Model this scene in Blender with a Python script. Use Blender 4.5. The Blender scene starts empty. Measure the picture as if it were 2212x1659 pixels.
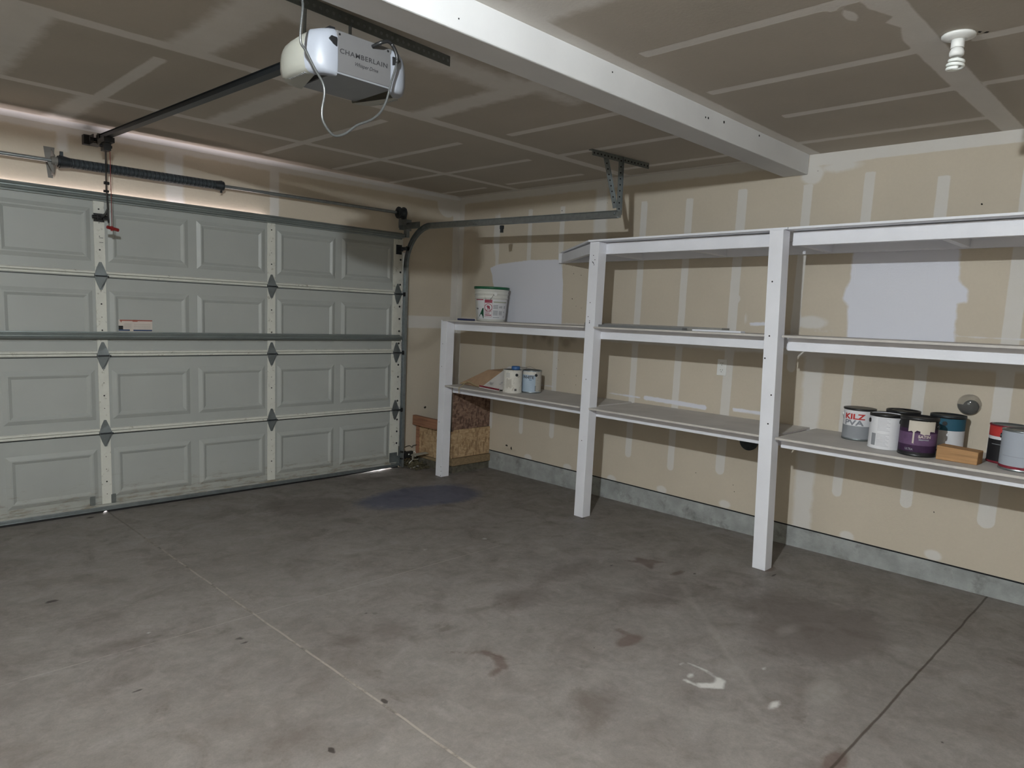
import bpy, bmesh, math, random
import numpy as np
from mathutils import Vector, Matrix
PI = math.pi
S = bpy.context.scene
COL = S.collection
rnd = random.Random(7)

# ------------------------------------------------------------------ measured room
H = 2.5826            # ceiling height
SL = 0.01282          # floor falls towards the garage door
XL, YB = -6.35, -7.1  # left and rear walls
YD = -0.04            # inner face of the door leaf
def fz(y): return -SL * y

# ------------------------------------------------------------------ helpers
def lin(r, g, b):
    f = lambda c: c / 12.92 if c <= .04045 else ((c + .055) / 1.055) ** 2.4
    return (f(r / 255), f(g / 255), f(b / 255), 1)

class NT:
    def __init__(s, m):
        m.use_nodes = True
        s.m = m; s.t = m.node_tree; s.t.nodes.clear()
        s.out = s.t.nodes.new('ShaderNodeOutputMaterial')
        s.b = s.t.nodes.new('ShaderNodeBsdfPrincipled')
        s.t.links.new(s.b.outputs[0], s.out.inputs[0])
        s.tc = s.t.nodes.new('ShaderNodeTexCoord').outputs['Object']
    def n(s, k, **a):
        x = s.t.nodes.new(k)
        for q, v in a.items(): setattr(x, q, v)
        return x
    def link(s, a, b): s.t.links.new(a, b)
    def setv(s, sock, v):
        if isinstance(v, bpy.types.NodeSocket): s.link(v, sock)
        else: sock.default_value = v
    def math(s, op, a, b=0., c=0., clamp=False):
        x = s.n('ShaderNodeMath', operation=op, use_clamp=clamp)
        s.setv(x.inputs[0], a); s.setv(x.inputs[1], b)
        if len(x.inputs) > 2: s.setv(x.inputs[2], c)
        return x.outputs[0]
    def noise(s, scale, detail=4, rough=.55, vec=None, dist=0.):
        x = s.n('ShaderNodeTexNoise'); x.inputs['Scale'].default_value = scale
        x.inputs['Detail'].default_value = detail; x.inputs['Roughness'].default_value = rough
        x.inputs['Distortion'].default_value = dist
        s.link(vec or s.tc, x.inputs['Vector']); return x.outputs[0]
    def ramp(s, v, a, b, lo=0., hi=1.):
        x = s.n('ShaderNodeMapRange', clamp=True)
        s.setv(x.inputs[0], v); x.inputs[1].default_value = a; x.inputs[2].default_value = b
        x.inputs[3].default_value = lo; x.inputs[4].default_value = hi; return x.outputs[0]
    def mix(s, f, a, b, mode='MIX'):
        x = s.n('ShaderNodeMix', data_type='RGBA', blend_type=mode)
        s.setv(x.inputs[0], f)
        s.setv(x.inputs[6], a); s.setv(x.inputs[7], b); return x.outputs[2]
    def attr(s, name):
        return s.n('ShaderNodeAttribute', attribute_name=name).outputs['Fac']
    def xyz(s, v=None):
        x = s.n('ShaderNodeSeparateXYZ'); s.link(v or s.tc, x.inputs[0]); return x.outputs
    def scalev(s, v):
        x = s.n('ShaderNodeMapping'); x.inputs['Scale'].default_value = v
        s.link(s.tc, x.inputs[0]); return x.outputs[0]
    def bump(s, h, strength=.2, dist=.01):
        x = s.n('ShaderNodeBump'); x.inputs['Strength'].default_value = strength
        x.inputs['Distance'].default_value = dist; s.link(h, x.inputs['Height'])
        s.link(x.outputs[0], s.b.inputs['Normal'])

def mat(name, col, rough=.6, metal=0., var=.06, vscale=12., bump=0., bscale=60., spec=.5, dirt=None, dirtamt=.0, dscale=9.):
    m = bpy.data.materials.new(name); t = NT(m)
    c = col if len(col) == 4 else (*col, 1)
    nz = t.noise(vscale, 5)
    v = t.ramp(nz, .3, .7, 1 - var, 1 + var)
    cc = t.mix(1., c, v, 'MULTIPLY')
    if dirt:
        d = t.ramp(t.noise(dscale, 6, .65), .62 - dirtamt * .25, .72, 0, 1)
        cc = t.mix(t.math('MULTIPLY', d, .75), cc, dirt)
    t.link(cc, t.b.inputs['Base Color'])
    t.b.inputs['Roughness'].default_value = rough; t.b.inputs['Metallic'].default_value = metal
    t.b.inputs['Specular IOR Level'].default_value = spec
    if bump: t.bump(t.noise(bscale, 5), bump, .01)
    return m

class M:
    """mesh accumulator in world coordinates, several material slots"""
    def __init__(s): s.v = []; s.f = []; s.mi = []; s.cur = 0; s.sm = []; s.smooth = False
    def add(s, vs, fs):
        o = len(s.v); s.v += [tuple(p) for p in vs]
        for f in fs: s.f.append([i + o for i in f]); s.mi.append(s.cur); s.sm.append(s.smooth)
    def box(s, a, b, R=None, c=None):
        x0, y0, z0 = a; x1, y1, z1 = b
        vs = [Vector(p) for p in ((x0,y0,z0),(x1,y0,z0),(x1,y1,z0),(x0,y1,z0),(x0,y0,z1),(x1,y0,z1),(x1,y1,z1),(x0,y1,z1))]
        if R is not None:
            c = Vector(c); vs = [R @ (p - c) + c for p in vs]
        s.add(vs, [(0,3,2,1),(4,5,6,7),(0,1,5,4),(1,2,6,5),(2,3,7,6),(3,0,4,7)])
    def hexa(s, bot, top):
        n = len(bot)
        s.add(list(bot) + list(top), [tuple(range(n))[::-1], tuple(range(n, 2 * n))] +
              [(i, (i + 1) % n, n + (i + 1) % n, n + i) for i in range(n)])
    def bar(s, p, q, w, h, up=(0, 0, 1)):
        p = Vector(p); q = Vector(q); d = (q - p).normalized(); u = Vector(up)
        sx = d.cross(u).normalized(); uu = sx.cross(d).normalized()
        k = [(-w/2,-h/2),(w/2,-h/2),(w/2,h/2),(-w/2,h/2)]
        s.hexa([p + sx*a + uu*b for a, b in k], [q + sx*a + uu*b for a, b in k])
    def prof(s, p, q, pts, up=(0, 0, 1), closed=True):
        p = Vector(p); q = Vector(q); d = (q - p).normalized(); u = Vector(up)
        sx = d.cross(u).normalized(); uu = sx.cross(d).normalized(); n = len(pts)
        A = [p + sx*a + uu*b for a, b in pts]; B = [q + sx*a + uu*b for a, b in pts]
        m = n if closed else n - 1
        s.add(A + B, [(i, (i+1) % n, n + (i+1) % n, n + i) for i in range(m)] + ([tuple(range(n))[::-1], tuple(range(n, 2*n))] if closed else []))
    def cyl(s, p, q, r, n=16, r2=None, caps=True):
        p = Vector(p); q = Vector(q); d = (q - p).normalized()
        u = d.orthogonal().normalized(); w = d.cross(u); r2 = r if r2 is None else r2
        A = [p + (u*math.cos(t) + w*math.sin(t))*r for t in [2*PI*i/n for i in range(n)]]
        B = [q + (u*math.cos(t) + w*math.sin(t))*r2 for t in [2*PI*i/n for i in range(n)]]
        sm = s.smooth; s.smooth = True
        s.add(A + B, [(i, (i+1) % n, n + (i+1) % n, n + i) for i in range(n)])
        s.smooth = False
        if caps: s.add(A + B, [tuple(range(n))[::-1], tuple(range(n, 2*n))])
        s.smooth = sm
    def tube(s, pts, r, n=8, flat=None):
        P = [Vector(p) for p in pts]; rings = []; ref = None
        for i, p in enumerate(P):
            d = (P[min(i+1, len(P)-1)] - P[max(i-1, 0)]).normalized()
            if ref is None: ref = d.orthogonal().normalized()
            ref = (ref - d * ref.dot(d)).normalized(); w = d.cross(ref)
            rr = r[i] if isinstance(r, (list, tuple)) else r
            rings.append([p + (ref*math.cos(t) + w*math.sin(t))*rr for t in [2*PI*k/n for k in range(n)]])
        vs = [v for rg in rings for v in rg]; fs = []
        for i in range(len(P)-1):
            for k in range(n):
                a = i*n + k; b = i*n + (k+1) % n
                fs.append((a, b, b+n, a+n))
        fs.append(tuple(range(n))[::-1]); fs.append(tuple(range(len(vs)-n, len(vs))))
        sm = s.smooth; s.smooth = True; s.add(vs, fs); s.smooth = sm
    def lathe(s, c, prof, n=40, mats=None, squash=1.):
        """prof list of (r,z); mats: material index per band"""
        c = Vector(c); k = len(prof); vs = []
        for r, z in prof:
            for i in range(n):
                t = 2*PI*i/n; vs.append(c + Vector((r*math.cos(t), r*math.sin(t), z)))
        sm = s.smooth; s.smooth = True; cu = s.cur
        o = len(s.v); s.v += [tuple(v) for v in vs]
        for j in range(k-1):
            mi = mats[j] if mats else s.cur
            for i in range(n):
                a = o + j*n + i; b = o + j*n + (i+1) % n
                s.f.append([a, b, b+n, a+n]); s.mi.append(mi); s.sm.append(True)
        s.smooth = sm
        if prof[0][0] > .0005: s.f.append([o+i for i in range(n)][::-1]); s.mi.append(mats[0] if mats else cu); s.sm.append(False)
        if prof[-1][0] > .0005: s.f.append([o+(k-1)*n+i for i in range(n)]); s.mi.append(mats[-1] if mats else cu); s.sm.append(False)
    def disc(s, c, nrm, r, n=14, th=.001):
        c = Vector(c); nrm = Vector(nrm).normalized(); s.cyl(c, c + nrm*th, r, n)
    def poly(s, pts, off):
        off = Vector(off); A = [Vector(p) for p in pts]; s.hexa(A, [p + off for p in A])

def worldloc(o):
    v = Vector((0, 0, 0))
    while o: v = v + o.location; o = o.parent
    return v
def obj(name, m, mats, parent=None, bevel=0., **props):
    if not isinstance(mats, (list, tuple)): mats = [mats]
    org = worldloc(parent) if parent else Vector((0, 0, 0))
    me = bpy.data.meshes.new(name)
    me.from_pydata([tuple(Vector(v) - org) for v in m.v], [], m.f)
    for k in mats: me.materials.append(k)
    me.polygons.foreach_set('material_index', m.mi)
    me.polygons.foreach_set('use_smooth', m.sm)
    me.update()
    bm = bmesh.new(); bm.from_mesh(me); bmesh.ops.recalc_face_normals(bm, faces=bm.faces); bm.to_mesh(me); bm.free()
    o = bpy.data.objects.new(name, me); COL.objects.link(o)
    if parent: o.parent = parent
    if bevel:
        b = o.modifiers.new('bev', 'BEVEL'); b.width = bevel; b.segments = 2; b.limit_method = 'ANGLE'; b.angle_limit = math.radians(50)
    for k, v in props.items(): o[k] = v
    return o
def thing(name, loc, label, cat, group=None):
    o = bpy.data.objects.new(name, None); o.location = loc; o.empty_display_size = .05
    COL.objects.link(o); o['label'] = label; o['category'] = cat
    if group: o['group'] = group
    return o
def tag(o, label, cat, group=None):
    o['label'] = label; o['category'] = cat
    if group: o['group'] = group
    return o
def struct(o): o['kind'] = 'structure'; return o

def text_geo(body, size, fn, m, bold=0., shear=0., spacing=1., sub=True):
    """adds the outlines of a word to accumulator m; fn maps (x,y) of the text plane to the world"""
    cu = bpy.data.curves.new('word', 'FONT'); cu.body = body; cu.size = size; cu.offset = bold; cu.shear = shear
    cu.space_character = spacing; cu.resolution_u = 3
    ob = bpy.data.objects.new('word', cu); COL.objects.link(ob); bpy.context.view_layer.update()
    dg = bpy.context.evaluated_depsgraph_get()
    me = bpy.data.meshes.new_from_object(ob.evaluated_get(dg))
    bm = bmesh.new(); bm.from_mesh(me)
    if sub: bmesh.ops.subdivide_edges(bm, edges=[e for e in bm.edges if e.calc_length() > size*.25], cuts=2)
    bmesh.ops.triangulate(bm, faces=bm.faces)
    xs = [v.co.x for v in bm.verts]; w = max(xs) - min(xs); x0 = min(xs)
    bm.verts.index_update()
    m.add([fn(v.co.x - x0, v.co.y, w) for v in bm.verts], [[v.index for v in f.verts] for f in bm.faces])
    bm.free(); bpy.data.objects.remove(ob); bpy.data.curves.remove(cu); bpy.data.meshes.remove(me)

# ------------------------------------------------------------------ pattern fields (signed distances on a grid)
def sd_strip(P, a, b, w, soft=1.):
    a = np.array(a, float); b = np.array(b, float); d = b - a; L = np.hypot(*d); d = d / L; n = np.array([-d[1], d[0]])
    c = (a + b) / 2; q = P - c
    return np.minimum(w/2 - np.abs(q @ n), L/2 - np.abs(q @ d)) * soft
def sd_round(P, a, b, w, soft=1.):
    a = np.array(a, float); b = np.array(b, float); d = b - a; L2 = d @ d
    t = np.clip(((P - a) @ d) / L2, 0, 1); return (w/2 - np.hypot(*(P - a - t[:, None]*d).T)) * soft
def sd_poly(P, poly, soft=1.):
    poly = np.array(poly, float); n = len(poly); D = np.full(len(P), 1e9); ins = np.zeros(len(P), bool)
    for i in range(n):
        a = poly[i]; b = poly[(i+1) % n]; e = b - a
        t = np.clip(((P - a) @ e) / (e @ e), 0, 1)
        D = np.minimum(D, np.hypot(*(P - a - t[:, None]*e).T))
        c = (a[1] > P[:, 1]) != (b[1] > P[:, 1])
        with np.errstate(divide='ignore', invalid='ignore'):
            xx = (b[0]-a[0])*(P[:, 1]-a[1])/(b[1]-a[1]) + a[0]
        ins ^= c & (P[:, 0] < xx)
    return np.where(ins, D, -D) * soft
def sd_blob(P, c, rx, ry, soft=1.):
    q = (P - np.array(c)) / np.array([rx, ry]); r = np.hypot(q[:, 0], q[:, 1]); return (1 - r) * min(rx, ry) * soft

def grid(name, origin, U, V, lu, lv, step, mat_, fields, keep=None, zfun=None):
    """flat panel with named pattern attributes; fields(P)->dict of arrays, P = world 2-D coords along U,V"""
    nu = int(round(lu/step)) + 1; nv = int(round(lv/step)) + 1
    a = np.linspace(0, lu, nu); b = np.linspace(0, lv, nv)
    A, B = np.meshgrid(a, b, indexing='ij')
    o = np.array(origin); W = o + A[..., None]*np.array(U) + B[..., None]*np.array(V)
    W = W.reshape(-1, 3)
    if zfun is not None: W[:, 2] = zfun(W)
    P = np.stack([A.ravel(), B.ravel()], 1)
    i = np.arange((nu-1)*(nv-1)); ii = i // (nv-1); jj = i % (nv-1); q = ii*nv + jj
    F = np.stack([q, q+nv, q+nv+1, q+1], 1)
    if keep is not None:
        cen = P[F].mean(1); F = F[keep(cen)]
    me = bpy.data.meshes.new(name)
    me.vertices.add(len(W)); me.vertices.foreach_set('co', W.astype(np.float32).ravel())
    me.loops.add(F.size); me.loops.foreach_set('vertex_index', F.astype(np.int32).ravel())
    me.polygons.add(len(F)); me.polygons.foreach_set('loop_start', np.arange(len(F), dtype=np.int32)*4)
    me.update(); me.validate()
    for k, v in fields(P).items():
        at = me.attributes.new(k, 'FLOAT', 'POINT'); at.data.foreach_set('value', v.astype(np.float32))
    me.materials.append(mat_)
    ob = bpy.data.objects.new(name, me); COL.objects.link(ob); return ob

# ------------------------------------------------------------------ materials
def drywall(name, paper, mud, paint, gap=.22):
    m = bpy.data.materials.new(name); t = NT(m)
    wob = t.math('MULTIPLY', t.math('SUBTRACT', t.noise(14, 4, .6), .5), .022)
    wob2 = t.math('MULTIPLY', t.math('SUBTRACT', t.noise(3.2, 3, .6), .5), .02)
    md = t.math('ADD', t.math('ADD', t.attr('mud'), t.math('MULTIPLY', wob, .35)), t.math('MULTIPLY', wob2, .25))
    mm = t.ramp(md, -.0028, .0028)
    big = t.ramp(t.noise(1.7, 4), .3, .7, .95, 1.05)
    fine = t.ramp(t.noise(55, 3), .3, .7, .985, 1.015)
    base = t.mix(1., paper, big, 'MULTIPLY'); base = t.mix(1., base, fine, 'MULTIPLY')
    mudv = t.ramp(t.noise(6, 5, .65), .3, .75, .82, 1.0)
    op = t.math('MULTIPLY', mm, mudv)
    c = t.mix(op, base, mud)
    pm = t.ramp(t.math('ADD', t.attr('paint'), t.math('MULTIPLY', wob, .7)), -.004, .004)
    c = t.mix(pm, c, paint)
    # dirt with a shape of its own
    st = t.math('ADD', t.attr('stain'), t.math('MULTIPLY', wob, .9))
    c = t.mix(t.math('MULTIPLY', t.ramp(st, -.02, .02), .38), c, lin(96, 78, 58))
    sp = t.ramp(t.attr('spot'), -.001, .001)
    c = t.mix(sp, c, (.02, .018, .015, 1))
    t.link(c, t.b.inputs['Base Color']); t.b.inputs['Roughness'].default_value = .85
    t.b.inputs['Specular IOR Level'].default_value = .25
    t.bump(t.math('ADD', t.noise(90, 3), t.math('MULTIPLY', mm, .8)), .12, .004)
    return m
PAPER = lin(194, 184, 168); MUD = lin(208, 205, 201); PAINT = lin(214, 215, 224)
m_wall = drywall('drywall_bare', PAPER, MUD, PAINT)
m_ceil = drywall('drywall_ceiling', lin(176, 168, 157), lin(216, 212, 207), PAINT)
m_soffit = mat('soffit_mud', lin(208, 208, 209), .8, var=.05, vscale=3, bump=.15, bscale=9)
m_white = mat('white_shelf_paint', lin(226, 227, 234), .5, var=.04, vscale=4, bump=.08, bscale=40)
m_board = mat('shelf_board_top', lin(192, 187, 182), .65, var=.09, vscale=5, bump=.1, bscale=30)
m_stem = mat('stem_concrete', lin(150, 153, 152), .9, var=.2, vscale=9, bump=.5, bscale=24, dirt=lin(95, 94, 90), dirtamt=.3, dscale=7)
m_dark = mat('dark_gap', (.01, .01, .012), .95, var=.0)
m_black = mat('black_plastic', (.012, .012, .013), .4)
m_steel = mat('galvanised_steel', lin(150, 156, 158), .38, .85, var=.12, vscale=30)
m_steeld = mat('dull_galvanised_steel', lin(128, 134, 136), .5, .75, var=.16, vscale=18)
m_strutm = mat('strut_steel', lin(146, 154, 153), .42, .7, var=.1, vscale=8)
m_iron = mat('dark_steel', lin(62, 66, 70), .5, .7, var=.2, vscale=25)
m_ang = mat('aged_angle_steel', lin(112, 116, 114), .55, .4, var=.15, vscale=30)
m_blackm = mat('black_rail_steel', lin(38, 44, 50), .42, .55, var=.15)
m_opener = mat('opener_grey_steel', lin(100, 99, 100), .5, .15, var=.03)
m_openerb = mat('opener_base_steel', lin(140, 143, 148), .5, .4, var=.04)
m_cover = mat('opener_white_plastic', lin(140, 144, 153), .4, var=.02)
m_text = mat('black_print', (.02, .02, .022), .6)
m_red = mat('red_plastic', lin(130, 30, 30), .5)
m_stile = mat('door_stile_enamel', lin(206, 206, 198), .5, var=.05, vscale=14, dirt=lin(120, 112, 96), dirtamt=.08, dscale=30)
m_plast = mat('white_plastic', lin(222, 222, 220), .4, var=.02)
m_wood = mat('raw_lumber', lin(176, 134, 96), .75, var=.2, vscale=18, bump=.2)
m_card = mat('cardboard', lin(176, 146, 118), .85, var=.08, vscale=20)
m_cardw = mat('white_coated_cardboard', lin(206, 202, 198), .7, var=.05)
m_wire = mat('bail_wire', lin(150, 150, 145), .35, .9)
m_putty = mat('grey_conduit', lin(104, 106, 106), .35, .6, var=.2, vscale=300)

def lens_mat():
    m = bpy.data.materials.new('translucent_lens'); t = NT(m)
    t.b.inputs['Base Color'].default_value = lin(158, 158, 150); t.b.inputs['Roughness'].default_value = .35
    t.b.inputs['Subsurface Weight'].default_value = .35; t.b.inputs['Subsurface Radius'].default_value = (.03, .03, .03)
    return m
m_lens = lens_mat()

def door_mat():
    m = bpy.data.materials.new('door_steel_enamel'); t = NT(m)
    v = t.ramp(t.noise(2.5, 4), .3, .7, .96, 1.04); c = t.mix(1., lin(164, 167, 164), v, 'MULTIPLY')
    z = t.xyz()[2]
    # tyre splash and dust low on the bottom section
    zone = t.ramp(z, .30, .04)
    sp = t.ramp(t.noise(0, 6, .7, t.scalev((9, 9, 55))), .52, .66) if False else None
    nz = t.n('ShaderNodeTexNoise'); nz.inputs['Scale'].default_value = 1.; nz.inputs['Detail'].default_value = 6; nz.inputs['Roughness'].default_value = .7
    t.link(t.scalev((7, 7, 34)), nz.inputs['Vector'])
    d = t.ramp(t.math('ADD', nz.outputs[0], t.math('MULTIPLY', zone, .12)), .60, .72)
    c = t.mix(t.math('MULTIPLY', t.math('MULTIPLY', d, zone), .8), c, lin(120, 110, 92))
    c = t.mix(t.math('MULTIPLY', t.ramp(z, .22, .02), .25), c, lin(150, 143, 124))
    t.link(c, t.b.inputs['Base Color']); t.b.inputs['Roughness'].default_value = .42
    t.bump(t.noise(120, 2), .04, .003); return m
m_door = door_mat()

def osb_mat(name, a, b, c3):
    m = bpy.data.materials.new(name); t = NT(m)
    def vor(sc, rot):
        mp = t.n('ShaderNodeMapping'); mp.inputs['Scale'].default_value = sc; mp.inputs['Rotation'].default_value = rot
        t.link(t.tc, mp.inputs[0]); v = t.n('ShaderNodeTexVoronoi'); v.inputs['Scale'].default_value = 1.
        t.link(mp.outputs[0], v.inputs['Vector']); return v
    v1 = vor((26, 26, 70), (0, .4, .5)); v2 = vor((60, 60, 24), (.2, -.5, .2))
    s1 = t.xyz(v1.outputs['Color'])[0]; s2 = t.xyz(v2.outputs['Color'])[1]
    k = t.mix(t.ramp(s1, .2, .9), a, b); k = t.mix(t.math('MULTIPLY', t.ramp(s2, .65, .9), .7), k, c3)
    k = t.mix(1., k, t.ramp(t.noise(90, 3), .3, .7, .85, 1.12), 'MULTIPLY')
    t.link(k, t.b.inputs['Base Color']); t.b.inputs['Roughness'].default_value = .8
    t.bump(t.math('ADD', s1, s2), .3, .003); return m
m_osb = osb_mat('osb_light', lin(186, 160, 126), lin(166, 138, 104), lin(128, 100, 72))
m_osbd = osb_mat('osb_dark', lin(142, 116, 100), lin(112, 86, 72), lin(72, 50, 42))

def lumber(name, col):
    m = bpy.data.materials.new(name); t = NT(m)
    g = t.n('ShaderNodeTexNoise'); g.inputs['Scale'].default_value = 1.; g.inputs['Detail'].default_value = 5
    t.link(t.scalev((60, 4, 60)), g.inputs['Vector'])
    c = t.mix(1., col, t.ramp(g.outputs[0], .3, .7, .7, 1.15), 'MULTIPLY')
    t.link(c, t.b.inputs['Base Color']); t.b.inputs['Roughness'].default_value = .75; return m
m_stud = lumber('weathered_stud', lin(150, 108, 84))
m_plate = lumber('sill_plate_wood', lin(136, 116, 88))
m_block = lumber('tan_wood_block', lin(170, 130, 88))

def floor_mat():
    m = bpy.data.materials.new('garage_slab_concrete'); t = NT(m)
    X = t.xyz()
    n1 = t.noise(1.1, 5, .6); n2 = t.noise(4.5, 6, .65, None, .6); n3 = t.noise(26, 5, .6); n5 = t.noise(11, 6, .7, None, .8); n4 = t.noise(150, 2)
    base = t.mix(t.ramp(n1, .35, .65), lin(118, 112, 107), lin(130, 124, 120))
    base = t.mix(t.math('MULTIPLY', t.ramp(n2, .50, .68), .55), base, lin(99, 91, 84))
    base = t.mix(t.math('MULTIPLY', t.ramp(n2, .45, .32), .4), base, lin(139, 133, 130))
    base = t.mix(t.math('MULTIPLY', t.ramp(n3, .55, .75), .3), base, lin(94, 86, 79))
    base = t.mix(1., base, t.ramp(n5, .30, .70, .86, 1.12), 'MULTIPLY')
    base = t.mix(1., base, t.ramp(t.noise(48, 4, .7), .3, .7, .93, 1.07), 'MULTIPLY')
    base = t.mix(1., base, t.ramp(n4, .3, .7, .94, 1.06), 'MULTIPLY')
    # scattered trowel arcs and spots
    v = t.n('ShaderNodeTexVoronoi'); v.inputs['Scale'].default_value = 3.1; t.link(t.tc, v.inputs['Vector'])
    spot = t.math('MULTIPLY', t.ramp(t.math('ADD', v.outputs['Distance'], t.math('MULTIPLY', t.math('SUBTRACT', n3, .5), .35)), .17, .10), t.ramp(n2, .5, .56))
    base = t.mix(t.math('MULTIPLY', spot, .45), base, lin(80, 71, 64))
    def blend(c, a, col, amp, amt, w=.006):
        x = t.math('ADD', t.attr(a), t.math('MULTIPLY', t.math('SUBTRACT', t.math('ADD', t.math('MULTIPLY', n2, .5), t.math('MULTIPLY', n3, .5)), .5), amp))
        return t.mix(t.math('MULTIPLY', t.ramp(x, -w, w), amt), c, col)
    base = blend(base, 'dark', lin(85, 76, 70), .26, .5, .05)
    base = blend(base, 'brown', lin(80, 59, 51), .05, .6, .008)
    base = blend(base, 'blue', lin(58, 68, 100), .16, .62, .03)
    base = blend(base, 'pale', lin(150, 145, 140), .09, .35, .014)
    base = blend(base, 'white', lin(200, 198, 194), .035, .8, .007)
    base = blend(base, 'spots', lin(43, 36, 32), .012, .85, .002)
    # saw-cut joints
    wob = t.math('MULTIPLY', t.math('SUBTRACT', t.noise(5, 3), .5), .012)
    def line(axis, c, lo, hi, other, w):
        d = t.math('ABSOLUTE', t.math('SUBTRACT', t.math('ADD', axis, wob), c))
        k = t.ramp(d, w, w*.45); k = t.math('MULTIPLY', k, t.math('LESS_THAN', other, hi)); return t.math('MULTIPLY', k, t.math('GREATER_THAN', other, lo))
    sl = t.math('ADD', X[0], t.math('MULTIPLY', X[1], .0105))
    j1 = line(sl, -3.148, -9, -.0, X[1], .0075); j2 = line(X[1], -2.313, -9, -1.5, X[0], .0055); j3 = line(X[1], -4.665, -9, 0, X[0], .0065)
    br = t.ramp(t.noise(9, 4, .7), .36, .5)
    pale1 = t.math('MULTIPLY', j1, t.math('MULTIPLY', br, t.ramp(X[1], -.5, -1.4, .15, 1.)))
    base = t.mix(t.math('MULTIPLY', j1, .6), base, lin(69, 60, 53))
    base = t.mix(t.math('MULTIPLY', pale1, .8), base, lin(158, 150, 140))
    base = t.mix(t.math('MULTIPLY', t.math('MULTIPLY', j2, br), .55), base, lin(154, 147, 139))
    base = t.mix(t.math('MULTIPLY', j3, .75), base, lin(54, 44, 35))
    t.link(base, t.b.inputs['Base Color'])
    t.link(t.ramp(n2, .3, .7, .5, .68), t.b.inputs['Roughness']); t.b.inputs['Specular IOR Level'].default_value = .35
    hh = t.math('SUBTRACT', t.math('ADD', t.math('MULTIPLY', n3, .5), t.math('MULTIPLY', n4, .2)), t.math('MULTIPLY', t.math('MAXIMUM', t.math('MAXIMUM', j1, j2), j3), .7))
    t.bump(hh, .3, .004); return m
m_floor = floor_mat()

# ------------------------------------------------------------------ floor
def floor_fields(P):
    Q = P + np.array([XL, YB])
    mx = lambda *a: np.maximum.reduce(a)
    B = lambda x, y, rx, ry, s=1.: sd_blob(Q, (x, y), rx, ry, s)
    d = {}
    d['dark'] = mx(B(-2.0, -.78, .28, .24), B(-2.1, -.62, .26, .14), B(-1.15, -4.2, .42, .3) - .01, B(-1.05, -3.9, .2, .12), B(-2.74, -2.86, .10, .1), B(-2.93, -2.83, .07, .06),
                   B(-3.7, -2.25, .16, .06), B(-3.45, -3.33, .10, .07), B(-2.5, -3.9, .12, .08) - .01, B(-1.15, -.35, .3, .1), B(-2.0, -3.0, .15, .1), B(-1.5, -2.9, .22, .08), B(-1.4, -3.45, .2, .1), B(-3.3, -4.4, .2, .12) - .01,
                   sd_round(Q, (-1.11, -3.75), (-1.22, -3.84), .05), sd_round(Q, (-1.22, -3.9), (-1.06, -3.87), .035), sd_round(Q, (-1.2, -3.93), (-1.24, -3.99), .04),
                   B(-.88, -3.71, .05, .04), B(-.35, -5.2, .35, .3))
    d['brown'] = mx(sd_poly(Q, [(-1.02, -3.00), (-.985, -3.08), (-.93, -3.19), (-1.02, -3.15), (-1.12, -3.20), (-1.08, -3.09), (-1.13, -2.98), (-1.06, -3.04)]),
                    sd_round(Q, (-2.59, -3.28), (-2.553, -3.31), .018), sd_round(Q, (-2.553, -3.31), (-2.545, -3.39), .034), sd_round(Q, (-2.545, -3.38), (-2.575, -3.45), .05), sd_round(Q, (-2.575, -3.45), (-2.66, -3.47), .03),
                    sd_round(Q, (-2.59, -3.28), (-2.68, -3.20), .014), B(-1.05, -3.33, .05, .018), B(-2.18, -4.66, .08, .035), B(-.55, -3.62, .07, .06), B(-1.98, -3.66, .09, .04), B(-1.93, -3.6, .02, .05))
    d['blue'] = mx(B(-1.18, -1.02, .52, .28, .8), B(-1.0, -1.15, .3, .2, .8))
    d['pale'] = mx(B(-1.35, -2.56, .09, .05), B(-1.85, -2.17, .05, .03), B(-1.44, -2.28, .06, .03), sd_round(Q, (-2.0, -4.3), (-1.2, -3.45), .03) - .004, sd_round(Q, (-2.35, -4.0), (-2.1, -4.6), .02) - .004,
                   B(-.85, -.28, .12, .02), B(-1.0, -.42, .03, .06), B(-1.75, -4.45, .12, .05), B(-1.3, -4.1, .08, .03), sd_round(Q, (-1.5, -3.2), (-1.35, -3.6), .03) - .004, B(-2.26, -4.72, .05, .03))
    W = [(-1.991, -3.942), (-1.963, -3.955), (-1.957, -4.031), (-1.975, -4.10)]
    d['white'] = mx(*[sd_round(Q, W[i], W[i+1], .010) for i in range(3)], sd_round(Q, (-2.10, -4.028), (-2.085, -4.09), .014), sd_round(Q, (-2.085, -4.09), (-2.03, -4.145), .036), sd_round(Q, (-2.03, -4.14), (-1.985, -4.125), .035), B(-2.045, -4.02, .018, .012),
                    B(-1.75, -4.2, .012, .009), B(-1.5, -2.15, .012, .01), B(-1.78, -3.05, .008, .006), B(-3.55, -2.2, .006, .006), B(-2.93, -3.5, .005, .005), B(-2.0, -4.36, .03, .012), B(-1.93, -2.08, .01, .01))
    sp = [(-3.784, -1.552, .032, .016), (-3.278, -2.51, .026, .012), (-3.28, -2.563, .02, .01), (-3.273, -.145, .025, .018), (-3.385, -.249, .02, .01), (-3.394, -3.484, .012, .02), (-2.688, -2.671, .018, .01), (-2.72, -2.64, .01, .006),
          (-3.742, -2.68, .02, .01), (-3.095, -3.35, .014, .022), (-1.41, -1.62, .01, .01), (-1.28, -1.75, .006, .006), (-1.75, -1.55, .007, .006), (-.62, -2.25, .03, .012), (-.63, -3.72, .03, .008), (-.98, -3.4, .014, .01), (-1.17, -2.92, .012, .01), (-1.25, -3.0, .014, .01)]
    r2 = random.Random(3)
    for _ in range(60): sp.append((r2.uniform(-5, -.2), r2.uniform(-5.2, -.2), r2.uniform(.003, .008), r2.uniform(.003, .007)))
    d['spots'] = mx(*[B(*s) for s in sp])
    return d
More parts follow.
